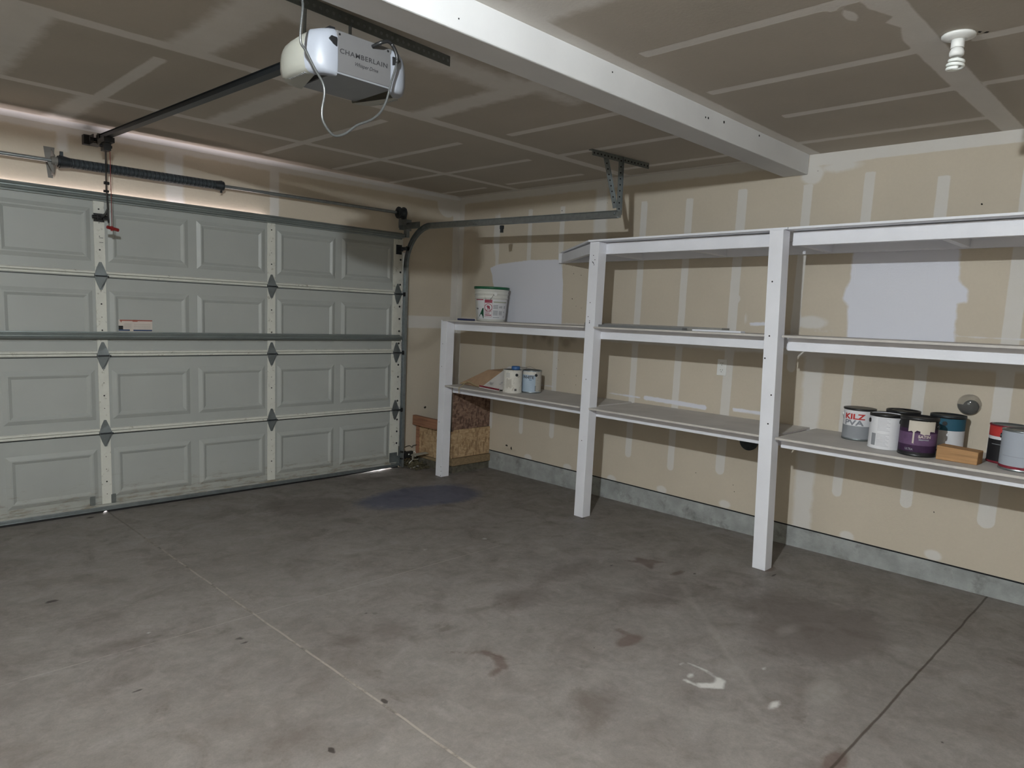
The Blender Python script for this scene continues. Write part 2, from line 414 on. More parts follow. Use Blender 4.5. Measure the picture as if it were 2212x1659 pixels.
fl = struct(grid('floor', (XL, YB, 0), (1, 0, 0), (0, 1, 0), -XL, -YB + 0.0, .02, m_floor, floor_fields, zfun=lambda W: -SL * W[:, 1]))
a = M(); a.box((XL-.2, YB-.2, -.2), (.2, 0, -.06)); struct(obj('floor', a, m_stem))

# ------------------------------------------------------------------ ceiling
def ceil_fields(P):
    Q = P + np.array([XL, YB]); r = []
    st = lambda a, b, w, s=1.: r.append(sd_strip(Q, a, b, w, s))
    st((XL, -.829), (0, -.829), .075, .5); st((XL, -2.022), (0, -2.022), .085, .45)
    st((-3.4, -2.81), (-2.0, -2.83), .20, .07); st((-2.2, -2.92), (-1.7, -2.94), .10, .06)
    for x, y0, y1, w, s in [(-3.29, -2.02, -3.3, .19, .10), (-2.69, -.83, -2.02, .15, .12), (-2.035, -2.02, -3.25, .15, .12), (-3.88, -.83, -2.02, .22, .1), (-3.36, 0, -.83, .13, .12),
                            (-3.33, -.83, -1.83, .065, .5), (-2.1, -.25, -1.80, .06, .6), (-1.48, -.17, -1.75, .055, .6), (-.87, -.08, -1.79, .055, .6), (-.26, 0, -.66, .05, .6), (-.275, -.93, -1.78, .055, .6),
                            (-1.44, -2.157, -3.25, .06, .7), (-.855, -2.076, -3.25, .06, .7), (-.265, -2.14, -3.25, .055, .3),
                            (-2.65, -3.42, -4.45, .22, .10), (-2.05, -3.575, -4.45, .06, .8), (-1.455, -3.54, -4.45, .06, .8), (-.895, -3.65, -4.45, .06, .8), (-.32, -3.47, -4.45, .055, .25),
                            (-1.46, -4.62, -5.9, .06, .8), (-.897, -4.54, -5.9, .06, .5), (-2.05, -4.62, -5.9, .06, .8), (-3.29, -4.6, -5.9, .06, .8), (-3.88, -3.5, -4.4, .06, .8), (-3.29, -3.55, -4.4, .06, .8),
                            (-4.5, -.1, -1.8, .06, .6), (-4.5, -2.1, -3.2, .2, .1), (-5.1, -.9, -1.9, .06, .6), (-5.1, -2.1, -3.2, .06, .6), (-5.7, -2.1, -3.2, .06, .6)]:
        st((x, y0), (x, y1), w, s)
    # wide near seam with its ragged door-side edge
    r.append(sd_poly(Q, [(XL, -4.42), (-2.1, -4.43), (-1.95, -4.425), (-1.83, -4.47), (-1.80, -4.43), (-1.72, -4.46), (-1.6, -4.43), (-1.0, -4.43), (-.42, -4.44), (0, -4.45), (0, -4.55), (-1.5, -4.54), (XL, -4.54)], .7))
    r.append(sd_strip(Q, (XL, -5.65), (0, -5.65), .1, .3))
    r.append(sd_blob(Q, (-1.93, -4.36), .06, .02)); r.append(sd_blob(Q, (-2.03, -4.33), .035, .02))
    # tape in the creases
    r.append(sd_strip(Q, (XL, -.02), (0, -.02), .075, .4)); r.append(sd_strip(Q, (-.02, -3.25), (-.02, 0), .075, .35))
    r.append(sd_poly(Q, [(XL, -3.40), (0, -3.40), (0, -3.49), (-1.4, -3.49), (-2.1, -3.49), (-3.2, -3.50), (XL, -3.50)], .5))  # beam-side tape, strengthened to paint in bounce off the lit beam face
    spot = np.maximum.reduce([sd_blob(Q, (-1.515, -4.66), .012, .006), sd_blob(Q, (-1.50, -4.68), .010, .008)])
    z = np.full(len(Q), -1.)
    return dict(mud=np.maximum.reduce(r), paint=z, stain=z, spot=spot)
struct(grid('ceiling', (XL, YB, H), (1, 0, 0), (0, 1, 0), -XL, -YB, .02, m_ceil, ceil_fields))
a = M(); a.box((XL-.2, YB-.2, H+.01), (.2, .2, H+.2)); struct(obj('ceiling', a, m_soffit))

# the boxed beam across the room, and small marks on it
a = M(); a.smooth = False
a.box((XL, -3.42, 2.461), (-.001, -3.255, H+.005))
a.cur = 1
for x, z, r_ in [(-1.244, 2.535, .006), (-1.086, 2.549, .007), (-.689, 2.561, .006), (-1.27, 2.533, .005), (-2.044, 2.549, .004), (-2.9, 2.50, .003)]:
    a.disc((x, -3.42, z), (0, -1, 0), r_, 8, .0006)
struct(obj('trim_1', a, [m_soffit, m_dark], bevel=.006))

# ------------------------------------------------------------------ right wall (x = 0), coordinates (y, z)
Z0 = .186
def rw_fields(P):
    Q = P + np.array([YB, Z0]); r = []
    st = lambda a, b, w, s=1.: r.append(sd_strip(Q, a, b, w, s))
    st((YB, 2.57), (-3.42, 2.57), .108, 1.); st((-3.25, 2.565), (0, 2.565), .09, .35)
    st((-.02, .19), (-.02, H), .10, .8)
    st((YB, 1.37), (0, 1.37), .12, .3)
    for y, zt, zb, w, rd in [(-.555, 2.30, .39, .045, 1), (-.965, 2.41, .40, .05, 1), (-1.345, 2.41, .42, .055, 1), (-2.175, 2.39, .40, .058, 1), (-2.57, 2.38, .37, .058, 1), (-2.98, 2.41, .42, .07, 1),
                             (-3.43, 2.40, 1.2, .058, 1), (-3.80, 2.44, .44, .06, 1), (-4.20, 2.38, .46, .065, 1), (-4.61, 2.38, .44, .085, 1), (-5.02, 2.4, .42, .06, 1), (-5.8, 2.4, .42, .06, 1), (-6.2, 2.4, .42, .06, 1)]:
        w2 = w
        r.append(np.where(Q[:, 1] > (zt+zb)/2, sd_strip(Q, (y, zt), (y, zb+.1), w2), sd_round(Q, (y, zt-.3), (y, zb + w/2), w2)))
    st((-1.755, 2.56), (-1.755, .19), .125, .18); st((-3.575, 1.32), (-3.595, .18), .12, .22); st((-5.42, 2.5), (-5.42, .19), .12, .2)
    for y, z in [(-1.072, .192), (-1.547, .192), (-2.027, .188), (-2.509, .199), (-3.04, .208), (-3.889, .197), (-4.375, .209)]:
        r.append(sd_blob(Q, (y, z + .008), .045, .03, .5))
    r.append(sd_blob(Q, (-.52, 2.22), .022, .16, .6) ); r.append(sd_blob(Q, (-.56, 2.30), .03, .10, .4))
    r.append(sd_blob(Q, (-2.99, 1.67), .04, .03)); r.append(sd_blob(Q, (-3.08, 1.54), .010, .03, .5)); r.append(sd_blob(Q, (-3.53, 1.53), .10, .04, .4)); r.append(sd_blob(Q, (-3.45, 2.46), .07, .06, .3)); r.append(sd_blob(Q, (-3.62, 2.49), .12, .03, .3))
    paint = np.maximum.reduce([
        sd_poly(Q, [(-.466, 1.905), (-.545, 1.933), (-.686, 1.95), (-.824, 1.957), (-.983, 1.97), (-1.151, 1.97), (-1.324, 1.967), (-1.351, 1.935), (-1.373, 1.882), (-1.388, 1.757), (-1.397, 1.40), (-.66, 1.40), (-.511, 1.771), (-.492, 1.85)]),
        sd_poly(Q, [(-3.751, 2.02), (-4.31, 2.02), (-4.328, 1.914), (-4.335, 1.795), (-4.382, 1.743), (-4.389, 1.677), (-4.338, 1.669), (-4.347, 1.503), (-4.352, 1.42), (-3.766, 1.42), (-3.748, 1.647), (-3.709, 1.676), (-3.725, 1.735), (-3.746, 1.808)], .5),
        sd_round(Q, (-1.95, .895), (-2.25, .89), .018) - .003, sd_round(Q, (-2.3, .895), (-2.82, .885), .036) - .002, sd_round(Q, (-3.05, .90), (-3.24, .90), .03) - .003, sd_round(Q, (-1.05, .88), (-1.33, .88), .02) - .004,
        sd_round(Q, (-3.12, 1.50), (-3.27, 1.51), .03) - .004, sd_blob(Q, (-3.62, .73), .02, .015), sd_round(Q, (-3.37, 1.48), (-4.7, 1.487), .012) - .003])
    S_ = [(-1.20, 1.31, .05, .04), (-1.27, 1.27, .03, .05), (-.93, 1.33, .05, .02), (-1.08, 1.30, .02, .04), (-1.46, 1.27, .06, .05), (-1.52, 1.30, .05, .03), (-1.41, 1.30, .03, .03), (-.83, .23, .04, .008)]
    stain = np.maximum.reduce([sd_blob(Q, (y, z), a_, b_) for y, z, a_, b_ in S_]) - .006
    r3 = random.Random(5); sp = []
    for _ in range(34): sp.append((r3.uniform(-1.6, -.9), r3.uniform(.9, 1.35), .003, .004))
    for _ in range(16): sp.append((r3.uniform(-1.62, -1.4), r3.uniform(1.5, 1.95), .004, .004))
    for _ in range(20): sp.append((r3.uniform(-4.8, -.6), r3.uniform(.25, .75), .004, .004))
    for _ in range(14): sp.append((r3.uniform(-4.8, -.3), r3.uniform(2.1, 2.5), .004, .004))
    sp += [(-.79, .265, .012, .006), (-.85, .25, .006, .01), (-.86, .235, .004, .004)]
    spot = np.maximum.reduce([sd_blob(Q, (y, z), a_*1.6, b_*1.6) for y, z, a_, b_ in sp])
    return dict(mud=np.maximum.reduce(r), paint=paint, stain=stain, spot=spot)
struct(grid('wall_right', (0, YB, Z0), (0, 1, 0), (0, 0, 1), -YB, H - Z0, .015, m_wall, rw_fields))
a = M(); a.box((.004, YB-.2, .150), (.2, .3, H+.1)); struct(obj('wall_right', a, m_dark))
a = M(); a.box((-.002, YB, -.08), (.12, .0, .176)); struct(obj('baseboard_right', a, m_stem, bevel=.004))

# ------------------------------------------------------------------ door wall (y = 0), coordinates (x, z)
OX0, OX1, OZ = -5.58, -.73, 2.125     # door opening
def dw_fields(P):
    Q = P + np.array([XL, -.05]); r = []
    st = lambda a, b, w, s=1.: r.append(sd_strip(Q, a, b, w, s))
    st((XL, 2.56), (0, 2.56), .095, .35); st((-.02, 0), (-.02, H), .125, .8)
    st((-.75, 1.372), (0, 1.372), .115, .8)
    st((-3.325, 2.53), (-3.325, 2.40), .06, .3); st((-2.645, 2.56), (-2.645, 2.1), .12, .25); st((-1.90, 2.56), (-1.90, 2.1), .075, .5); st((-4.6, 2.5), (-4.6, 2.1), .1, .3)
    r.append(sd_blob(Q, (-.16, 2.5), .12, .12, .5))
    z = np.full(len(Q), -1.)
    sp = np.maximum.reduce([sd_blob(Q, (-.36, .545), .016, .012), sd_blob(Q, (-.29, .62), .008, .004), sd_blob(Q, (-2.42, 2.50), .01, .005), sd_blob(Q, (-3.12, 2.535), .008, .006)])
    return dict(mud=np.maximum.reduce(r), paint=z, stain=z, spot=sp)
def dw_keep(c):
    x = c[:, 0] + XL; z = c[:, 1] - .05
    return ~((x > OX0) & (x < OX1) & (z < OZ))
struct(grid('wall_back', (XL, 0, -.05), (1, 0, 0), (0, 0, 1), -XL, H + .05, .015, m_wall, dw_fields, keep=dw_keep))
a = M()
a.box((XL-.2, .004, OZ+.01), (.2, .16, H+.1)); a.box((XL-.2, .004, -.1), (OX0-.01, .16, OZ+.02)); a.box((OX1+.01, .004, -.1), (.2, .16, OZ+.02))
struct(obj('wall_back', a, m_wall))
# rounded tape fillet in the header crease, shaped to catch the daylight streak
def fillet(name, p, q, ax, R=.03):
    m = M(); m.smooth = True; n = 6; A = []; B = []
    for i in range(n+1):
        t = PI/2*i/n; k = R - R*math.sin(t); l = R - R*math.cos(t)
        off = Vector((0, -k, -l)) if ax == 'y' else Vector((-k, 0, -l))
        A.append(Vector(p) + off); B.append(Vector(q) + off)
    m.add(A + B, [(i, i+1, n+2+i, n+1+i) for i in range(n)])
    return struct(obj(name, m, m_soffit))
fillet('trim_2', (XL, 0, H), (0, 0, H), 'y')

# plain walls behind and left of the camera
zf = lambda P: dict(mud=np.maximum.reduce([sd_strip(P, (x, .2), (x, 2.4), .06) for x in np.arange(.5, 7.2, .61)]), paint=np.full(len(P), -1.), stain=np.full(len(P), -1.), spot=np.full(len(P), -1.))
struct(grid('wall_left', (XL, YB, -.05), (0, 1, 0), (0, 0, 1), -YB, H+.05, .05, m_wall, zf))
struct(grid('wall_front', (XL, YB, -.05), (1, 0, 0), (0, 0, 1), -XL, H+.05, .05, m_wall, zf))
a = M(); a.box((XL-.2, YB-.2, -.2), (XL-.004, .2, H+.1)); struct(obj('wall_left', a, m_wall))
a = M(); a.box((XL-.2, YB-.2, -.2), (.2, YB-.004, H+.1)); struct(obj('wall_front', a, m_wall))
# driveway outside
a = M(); a.box((-9, .0, -.3), (4, 7, -.004)); struct(obj('floor', a, mat('driveway_concrete', lin(215, 205, 200), .9)))

# ------------------------------------------------------------------ garage door (sectional)
door = bpy.data.objects.new('door_1', None); door.location = (-3.15, YD, 0); COL.objects.link(door); door['kind'] = 'structure'
door['label'] = 'closed white four-section steel garage door with raised panels'
ZJ = [.035, .548, 1.0814, 1.6148, 2.150]
STX = [-5.545, -4.340, -3.143, -1.948, -.748]
DX0, DX1 = -5.60, -.712
def ring(m, x0, x1, z0, z1):
    """pressed bead around a panel: rises to a crest, then falls to the field"""
    y0 = YD; loops = []
    for d, h in [(0, 0), (.026, .011), (.034, .011), (.052, .0008)]:
        loops.append([(x0+d, y0-h, z0+d), (x1-d, y0-h, z0+d), (x1-d, y0-h, z1-d), (x0+d, y0-h, z1-d)])
    vs = [p for l in loops for p in l]; fs = []
    for k in range(3):
        for i in range(4):
            a_ = k*4+i; b_ = k*4+(i+1) % 4; fs.append((a_, b_, b_+4, a_+4))
    fs.append((12, 13, 14, 15)); m.add(vs, fs)
for s in range(4):
    m = M(); z0, z1 = ZJ[s], ZJ[s+1]
    m.box((DX0, YD, z0+.002), (DX1, -.014, z1-.002))
    if s < 3: m.box((DX0, YD+.006, z1-.006), (DX1, -.016, z1+.006))
    if s > 0:      # rolled lip along the lower edge of the section above a joint
        m.cur = 2
        for za, zb, dy in ((.003, .018, .010), (.021, .038, .016)):
            pr = [(0, za), (-dy*.75, za), (-dy, za+.003), (-dy, zb-.006), (-dy*.55, zb), (0, zb+.001)]
            A_ = [(DX0, YD+a_, z0+b_) for a_, b_ in pr]; B_ = [(DX1, YD+a_, z0+b_) for a_, b_ in pr]; n_ = len(pr)
            m.add(A_+B_, [(i_, (i_+1) % n_, n_+(i_+1) % n_, n_+i_) for i_ in range(n_)])
        m.cur = 0
    else:
        m.box((DX0, YD-.016, z0), (DX1, YD, z0+.022))
    if s < 3: m.cur = 1; m.box((DX0, YD-.002, z1-.006), (DX1, YD, z1-.002)); m.cur = 0
    base = {0: 0.0, 1: .548, 2: 1.08, 3: 1.615}[s]
    for b in range(4):
        xa = STX[b] + .040; xb = STX[b+1] - (.045 if b == 3 else .038)
        mid = (xa + xb)/2
        for (u0, u1) in ((xa+.012, mid-.030), (mid+.030, xb-.012)):
            ring(m, u0, u1, base+.100, base+.445)
    obj('door_section', m, [m_door, m_dark, m_stile], door)
    for k, x in enumerate(STX):
        w = .048 if k in (0, 4) else .032
        q = M(); q.box((x-w, YD-.010, z0+.036 if s else z0+.02), (x+w, YD+.001, z1-.004)); q.cur = 1
        zz = z0 + .09
        while zz < z1 - .05:
            if k in (0, 4):
                q.disc((x + (.025 if k == 4 else -.025), YD-.010, zz), (0, -1, 0), .0095, 12, .0008); zz += .112
            else:
                q.disc((x, YD-.010, zz), (0, -1, 0), .0055 if int(zz*100) % 2 else .003, 8, .0008); zz += .088
        if s == 3 and k == 2:
            for zc in (1.87, 1.84): q.box((x-.002, YD-.0108, zc), (x+.022, YD-.010, zc+.003))
        obj('stile', q, [m_stile, m_black], door, bevel=.002)
def hinge(x, z, roller=0):
    q = M(); q.smooth = False
    y = YD - .011
    for sg in (1, -1):
        pts = [(x-.036, y-.006, z+.002*sg), (x-.034, y-.004, z+.022*sg), (x-.022, y, z+.056*sg), (x-.007, y, z+.092*sg), (x+.007, y, z+.092*sg), (x+.022, y, z+.056*sg), (x+.034, y-.004, z+.022*sg), (x+.036, y-.006, z+.002*sg)]
        q.poly(pts, (0, -.003, 0))
        q.disc((x, y-.003, z+.07*sg), (0, -1, 0), .005, 8, .003); q.disc((x-.012, y-.003, z+.026*sg), (0, -1, 0), .0055, 8, .003)
        q.box((x-.038, y-.016, min(z, z+.012*sg)), (x-.034, y, max(z, z+.012*sg)))
        q.box((x+.034, y-.016, min(z, z+.012*sg)), (x+.038, y, max(z, z+.012*sg)))
    h = obj('hinge', q, m_steeld, door)
    q = M(); q.cyl((x-.040, y-.012, z), (x+.046, y-.012, z), .0048, 10); obj('hinge_pin', q, m_iron, h)
    if roller:
        q = M(); xx = x + .047*roller
        q.cyl((x, y-.028, z), (x + .075*roller, y-.028, z), .005, 10); obj('roller_stem', q, m_iron, h)
        q = M(); q.cyl((x+.050*roller, y-.028, z), (x+.066*roller, y-.028, z), .019, 18); obj('roller', q, m_black, h)
for j in ZJ[1:4]:
    for k, x in enumerate(STX): hinge(x, j+.006, {0: -1, 4: 1}.get(k, 0))
# stiffening struts
def strut(z0, z1, x0, x1, rz=0):
    q = M(); h = z1 - z0; y = YD - .010
    pr = [(0, z0), (-.012, z0), (-.014, z0+h*.16), (-.052, z0+h*.20), (-.056, z0+h*.36), (-.050, z0+h*.48), (-.050, z0+h*.56), (-.056, z0+h*.66), (-.052, z0+h*.80), (-.014, z0+h*.86), (-.012, z1), (0, z1)]
    A = [(x0, y+a_, b_) for a_, b_ in pr]; B = [(x1, y+a_, b_) for a_, b_ in pr]; n = len(pr)
    q.add(A+B, [(i, (i+1) % n, n+(i+1) % n, n+i) for i in range(n)] + [tuple(range(n))[::-1], tuple(range(n, 2*n))]); return q
obj('strut', strut(2.108, 2.166, -5.6, -.72), m_strutm, door)
obj('strut', strut(1.196, 1.250, -5.6, -.722), m_strutm, door)
# bottom rail and rubber seal (short of the slab at the right corner and at the slab joint)
q = M(); q.box((DX0, YD-.024, .018), (DX1, YD+.002, .040)); q.box((DX0, YD-.030, .014), (DX1, YD+.006, .020)); obj('bottom_rail', q, m_steeld, door, bevel=.002)
q = M()
xs = [DX0, -3.180, -3.166, -3.155, -3.140, -1.55, -1.30, -1.10, -1.02, -.98, -.93, -.89, -.84, -.80, -.775, DX1]
zz = [.0, .0, .009, .010, .0, .0, .002, .004, .006, .009, .009, .013, .010, .012, .006, .004]
for i in range(len(xs)-1):
    b0, b1 = zz[i], zz[i+1]
    q.hexa([(xs[i], YD-.026, b0+.0005), (xs[i+1], YD-.026, b1+.0005), (xs[i+1], YD+.004, b1-.0002), (xs[i], YD+.004, b0-.0002)],
           [(xs[i], YD-.026, .017), (xs[i+1], YD-.026, .017), (xs[i+1], YD+.004, .017), (xs[i], YD+.004, .017)])
obj('bottom_seal', q, m_black, door)
for x in (-3.232, -3.104):
    q = M(); q.box((x-.015, YD-.012, .053), (x+.015, YD, .117)); q.box((x-.011, YD-.020, .057), (x+.011, YD-.012, .062)); obj('step_bracket', q, m_ang, door)
q = M(); q.box((-.80, YD-.014, .03), (-.715, YD-.010, .15)); q.box((-.722, YD-.06, .03), (-.716, YD-.01, .12)); q.cyl((-.75, YD-.05, .05), (-.66, YD-.05, .05), .006); q.cyl((-.79, YD-.03, .045), (-.72, YD-.03, .03), .012)
obj('bottom_bracket', q, m_steeld, door)
q = M(); q.box((-.775, YD-.014, 1.975), (-.715, YD-.010, 2.06)); q.box((-.755, YD-.06, 2.0), (-.735, YD-.012, 2.04)); q.bar((-.75, YD-.05, 2.02), (-.70, YD-.07, 2.03), .01, .03)
tb = obj('top_bracket', q, m_iron, door)
q = M(); q.cyl((-.74, YD-.062, 2.03), (-.67, YD-.062, 2.03), .005); q.cyl((-.698, YD-.062, 2.03), (-.682, YD-.062, 2.03), .02, 18); obj('roller', q, m_black, tb)
# warning sticker
q = M(); y = YD - .0012; X0, X1, A0, A1 = -3.043, -2.826, 1.254, 1.333
def rc(m, i, x0, x1, z0, z1, lift=.0): m.cur = i; m.box((x0, y-.0006-lift, z0), (x1, y-lift, z1))
rc(q, 0, X0, X1, A0, A1); e = .0007
rc(q, 1, X0+.01, X1, A1-.008, A1, e); rc(q, 1, -2.953, -2.921, A1-.012, A1+.0005, e*1.6)
q.cur = 1; q.poly([(X0+.010, y-.0014, A1-.002), (X0+.018, y-.0014, A1-.020), (X0+.024, y-.0014, A1-.004)], (0, -.0004, 0))
rc(q, 2, X0+.002, X0+.030, A0+.012, A0+.038, e); rc(q, 3, X0+.002, X0+.072, A0+.003, A0+.013, e*1.6); rc(q, 3, X0+.094, X1-.002, A0+.002, A0+.012, e)
for i in range(5): rc(q, 4, X0+.036, X0+.082, A0+.022+i*.007, A0+.0235+i*.007, e)
for i in range(5): rc(q, 4, X0+.098, X1-.012, A0+.022+i*.007, A0+.0235+i*.007, e)
q.cur = 1; text_geo('WARNING', .006, lambda u, v, w: (-2.937 - w/2 + u, y-.0026, A1-.009+v), q)
obj('warning_sticker', q, [mat('sticker_paper', lin(196, 186, 178), .6), mat('sticker_red', lin(150, 80, 66), .6), m_black, mat('sticker_blue', lin(44, 66, 100), .6), mat('sticker_print', lin(150, 143, 138), .7)], door, label='small white red and blue warning sticker')

# ------------------------------------------------------------------ door track on the right
TX = -.683
tr = thing('door_track', (TX, -.06, 0), 'galvanised steel roller track rising beside the garage door and curving back under the ceiling', 'track')
def chan(m, pts, ups):
    """C channel swept along pts; open side faces -x"""
    pr = [(-.017, -.023), (.004, -.027), (.008, -.022), (.008, .022), (.004, .027), (-.017, .023), (-.017, .020), (.003, .023), (.005, .019), (.005, -.019), (.003, -.023), (-.017, -.020)]
    n = len(pr); vs = []
    for p, u in zip(pts, ups):
        for a_, b_ in pr: vs.append(Vector(p) + Vector((a_, 0, 0)) + Vector(u)*b_)
    fs = [(k*n+i, k*n+(i+1) % n, (k+1)*n+(i+1) % n, (k+1)*n+i) for k in range(len(pts)-1) for i in range(n)]
    m.add(vs, fs + [tuple(range(n))[::-1], tuple(range(len(vs)-n, len(vs)))])
yv = -.086
q = M(); q.smooth = False
chan(q, [(TX, yv, .012), (TX, yv, 1.86)], [(0, 1, 0), (0, 1, 0)]); obj('vertical_track', q, m_steel, tr)
R = .36; cy, cz = yv-R, 1.86; pts = []; ups = []
for i in range(13):
    t = math.radians(84)*i/12; pts.append((TX, cy + R*math.cos(t), cz + R*math.sin(t))); ups.append((0, math.cos(t), math.sin(t)))
q = M(); chan(q, pts, ups); obj('curved_track', q, m_steeld, tr)
e0 = Vector(pts[-1]); e1 = Vector((TX, -2.458, 2.190)); dd = (e1 - e0).normalized(); uu = Vector((0, -dd.z, dd.y)) * -1
if uu.z < 0: uu = -uu
q = M(); chan(q, [e0, e1], [uu, uu])
q.box((TX-.002, -2.47, 2.166), (TX+.012, -2.40, 2.214)); q.cur = 1
q.disc((TX-.010, -2.425, 2.195), (-1, 0, 0), .009, 10, .008); q.disc((TX-.010, -1.0, 2.2), (-1, 0, 0), .006, 10, .006)
obj('horizontal_track', q, [m_steel, m_steel], tr)
q = M(); q.box((TX+.006, -.055, .20), (TX+.026, -.005, 2.0)); q.box((TX+.006, -.010, .03), (TX+.030, -.003, 2.0)); obj('jamb_angle', q, m_steel, tr, bevel=.001)
q = M(); q.box((TX-.03, -.010, 2.20), (TX+.10, -.004, 2.30)); q.box((TX+.006, -.26, 2.205), (TX+.010, -.004, 2.262)); q.box((TX-.02, -.10, 2.13), (TX+.014, -.06, 2.20)); obj('flag_bracket', q, m_steeld, tr)
q = M(); q.box((TX-.012, -1.345, 2.145), (TX+.006, -1.315, 2.172)); q.box((TX-.010, -1.342, 2.118), (TX+.004, -1.318, 2.145)); obj('bolt_clip', q, m_iron, tr)
q = M(); q.cyl((TX-.012, -.115, .0), (TX+.004, -.115, .0), .001); 
# rear hanger
hg = thing('track_hanger', (-.68, -2.40, 2.2), 'perforated steel angle on the ceiling with two straps holding the door track end', 'bracket')
q = M(); q.bar((-.885, -2.352, H-.0005-.002), (-.335, -2.412, H-.0005-.002), .034, .004); q.bar((-.885, -2.368, H-.021), (-.335, -2.428, H-.021), .003, .036); q.cur = 1
for i in range(17):
    f = (i+.5)/17; x = -.885+.55*f; yy = -2.3695 - .06*f; q.disc((x, yy, H-.022), (-.11, -1, 0), .006, 8, .0012)
obj('ceiling_angle', q, [m_ang, m_dark], hg)
for (p0, p1, w) in (((-.745, -2.362, H-.008), (-.676, -2.418, 2.232), .030), ((-.615, -2.398, H-.008), (-.668, -2.446, 2.186), .034)):
    q = M(); P0 = Vector(p0); P1 = Vector(p1); q.bar(P0, P1, w, .003, up=(.6, 1, 0)); 
    nrm = Vector((.6, 1, 0)).normalized(); d_ = (P1-P0).normalized(); sd = d_.cross(nrm).normalized()
    q.bar(P0 + sd*w/2, P1 + sd*w/2, .003, .022, up=(.6, 1, 0)); q.cur = 1
    for i in range(9):
        c_ = P0.lerp(P1, (i+.6)/9.6); nn = sd.cross(d_).normalized()
        if nn.y > 0: nn = -nn
        q.disc(c_ + nn*.0016, nn, .0055, 8, .0008)
    obj('strap', q, [m_steeld, m_dark], hg)

# ------------------------------------------------------------------ torsion spring line
SY = -.092
def sz(x): return 2.3165 + (x + 3.35)*.0075
tsn = thing('torsion_spring', (-3.39, SY, sz(-3.39)), 'torsion spring and shaft mounted on the wall above the garage door', 'spring')
q = M(); q.cyl((-6.0, SY, sz(-6.0)), (-.72, SY, sz(-.72)), .0127, 14); obj('shaft', q, m_steel, tsn)
def coil_mat():
    m = bpy.data.materials.new('oiled_spring_wire'); t = NT(m)
    w = t.n('ShaderNodeTexWave', bands_direction='X'); w.inputs['Scale'].default_value = 48.; w.inputs['Distortion'].default_value = .2
    t.link(t.tc, w.inputs['Vector'])
    t.link(t.mix(t.ramp(w.outputs[0], .1, .6), lin(30, 34, 38), lin(96, 104, 110)), t.b.inputs['Base Color'])
    t.b.inputs['Metallic'].default_value = .5; t.b.inputs['Roughness'].default_value = .5; t.bump(w.outputs[0], .8, .004); return m
m_coil = coil_mat()
q = M(); x = -3.325; N = 1
pts_r = []; n = 150
prof = []
vs = []; seg = 16; nx = 330
for i in range(nx+1):
    xx = -3.325 + .955*i/nx; rr = .0305 + .0016*math.cos(2*PI*i/3.0)
    for k in range(seg):
        t = 2*PI*k/seg; vs.append((xx, SY + rr*math.cos(t), sz(xx) + rr*math.sin(t)))
q.smooth = True; q.add(vs, [(i*seg+k, i*seg+(k+1) % seg, (i+1)*seg+(k+1) % seg, (i+1)*seg+k) for i in range(nx) for k in range(seg)]); q.smooth = False
obj('coil', q, m_coil, tsn)
q = M(); q.cyl((-3.365, SY, sz(-3.36)), (-3.30, SY, sz(-3.3)), .040, 20, .030); q.cyl((-3.375, SY, sz(-3.36)), (-3.36, SY, sz(-3.3)), .034, 20)
q.box((-3.362, SY-.012, sz(-3.36)+.035), (-3.345, SY+.004, sz(-3.36)+.062)); obj('winding_cone', q, m_iron, tsn)
q = M(); q.cyl((-2.40, SY, sz(-2.4)), (-2.352, SY, sz(-2.35)), .031, 20, .038); q.cyl((-2.352, SY, sz(-2.35)), (-2.338, SY, sz(-2.34)), .033, 20); q.box((-2.36, SY-.006, sz(-2.36)-.05), (-2.348, SY+.006, sz(-2.36)-.035)); obj('tail_cone', q, m_iron, tsn)
q = M(); q.poly([(-3.392, -.004, 2.40), (-3.392, -.004, 2.24), (-3.392, SY+.02, 2.235), (-3.392, SY-.02, 2.29), (-3.392, SY-.02, 2.345), (-3.392, SY+.03, 2.37)], (.004, 0, 0)); q.poly([(-3.43, -.008, 2.41), (-3.37, -.008, 2.41), (-3.385, -.008, 2.22), (-3.41, -.008, 2.22)], (0, .004, 0))
q.poly([(-3.435, SY-.005, 2.315), (-3.405, SY-.005, 2.315), (-3.395, SY-.01, 2.245), (-3.405, SY-.01, 2.24)], (0, .003, 0)); q.cyl((-3.41, SY, sz(-3.4)), (-3.376, SY, sz(-3.4)), .026, 16)
obj('center_bearing_plate', q, mat('zinc_plate', lin(118, 116, 112), .6, .3), tsn)
q = M(); zc = sz(-.745); q.smooth = True
for x0, x1, ra, rb in [(-.795, -.790, .030, .052), (-.790, -.784, .052, .052), (-.784, -.776, .052, .044), (-.776, -.745, .044, .044), (-.745, -.738, .044, .054), (-.738, -.730, .054, .054)]:
    q.cyl((x0, SY, zc), (x1, SY, zc), ra, 22, rb)
q.cyl((-.815, SY, zc), (-.79, SY, zc), .02, 14); obj('cable_drum', q, m_iron, tsn)
q = M(); q.box((-.722, SY-.03, zc-.10), (-.718, -.004, zc+.04)); q.box((-.722, -.008, zc-.12), (-.66, -.004, zc+.03)); obj('end_bearing_plate', q, m_steeld, tsn)

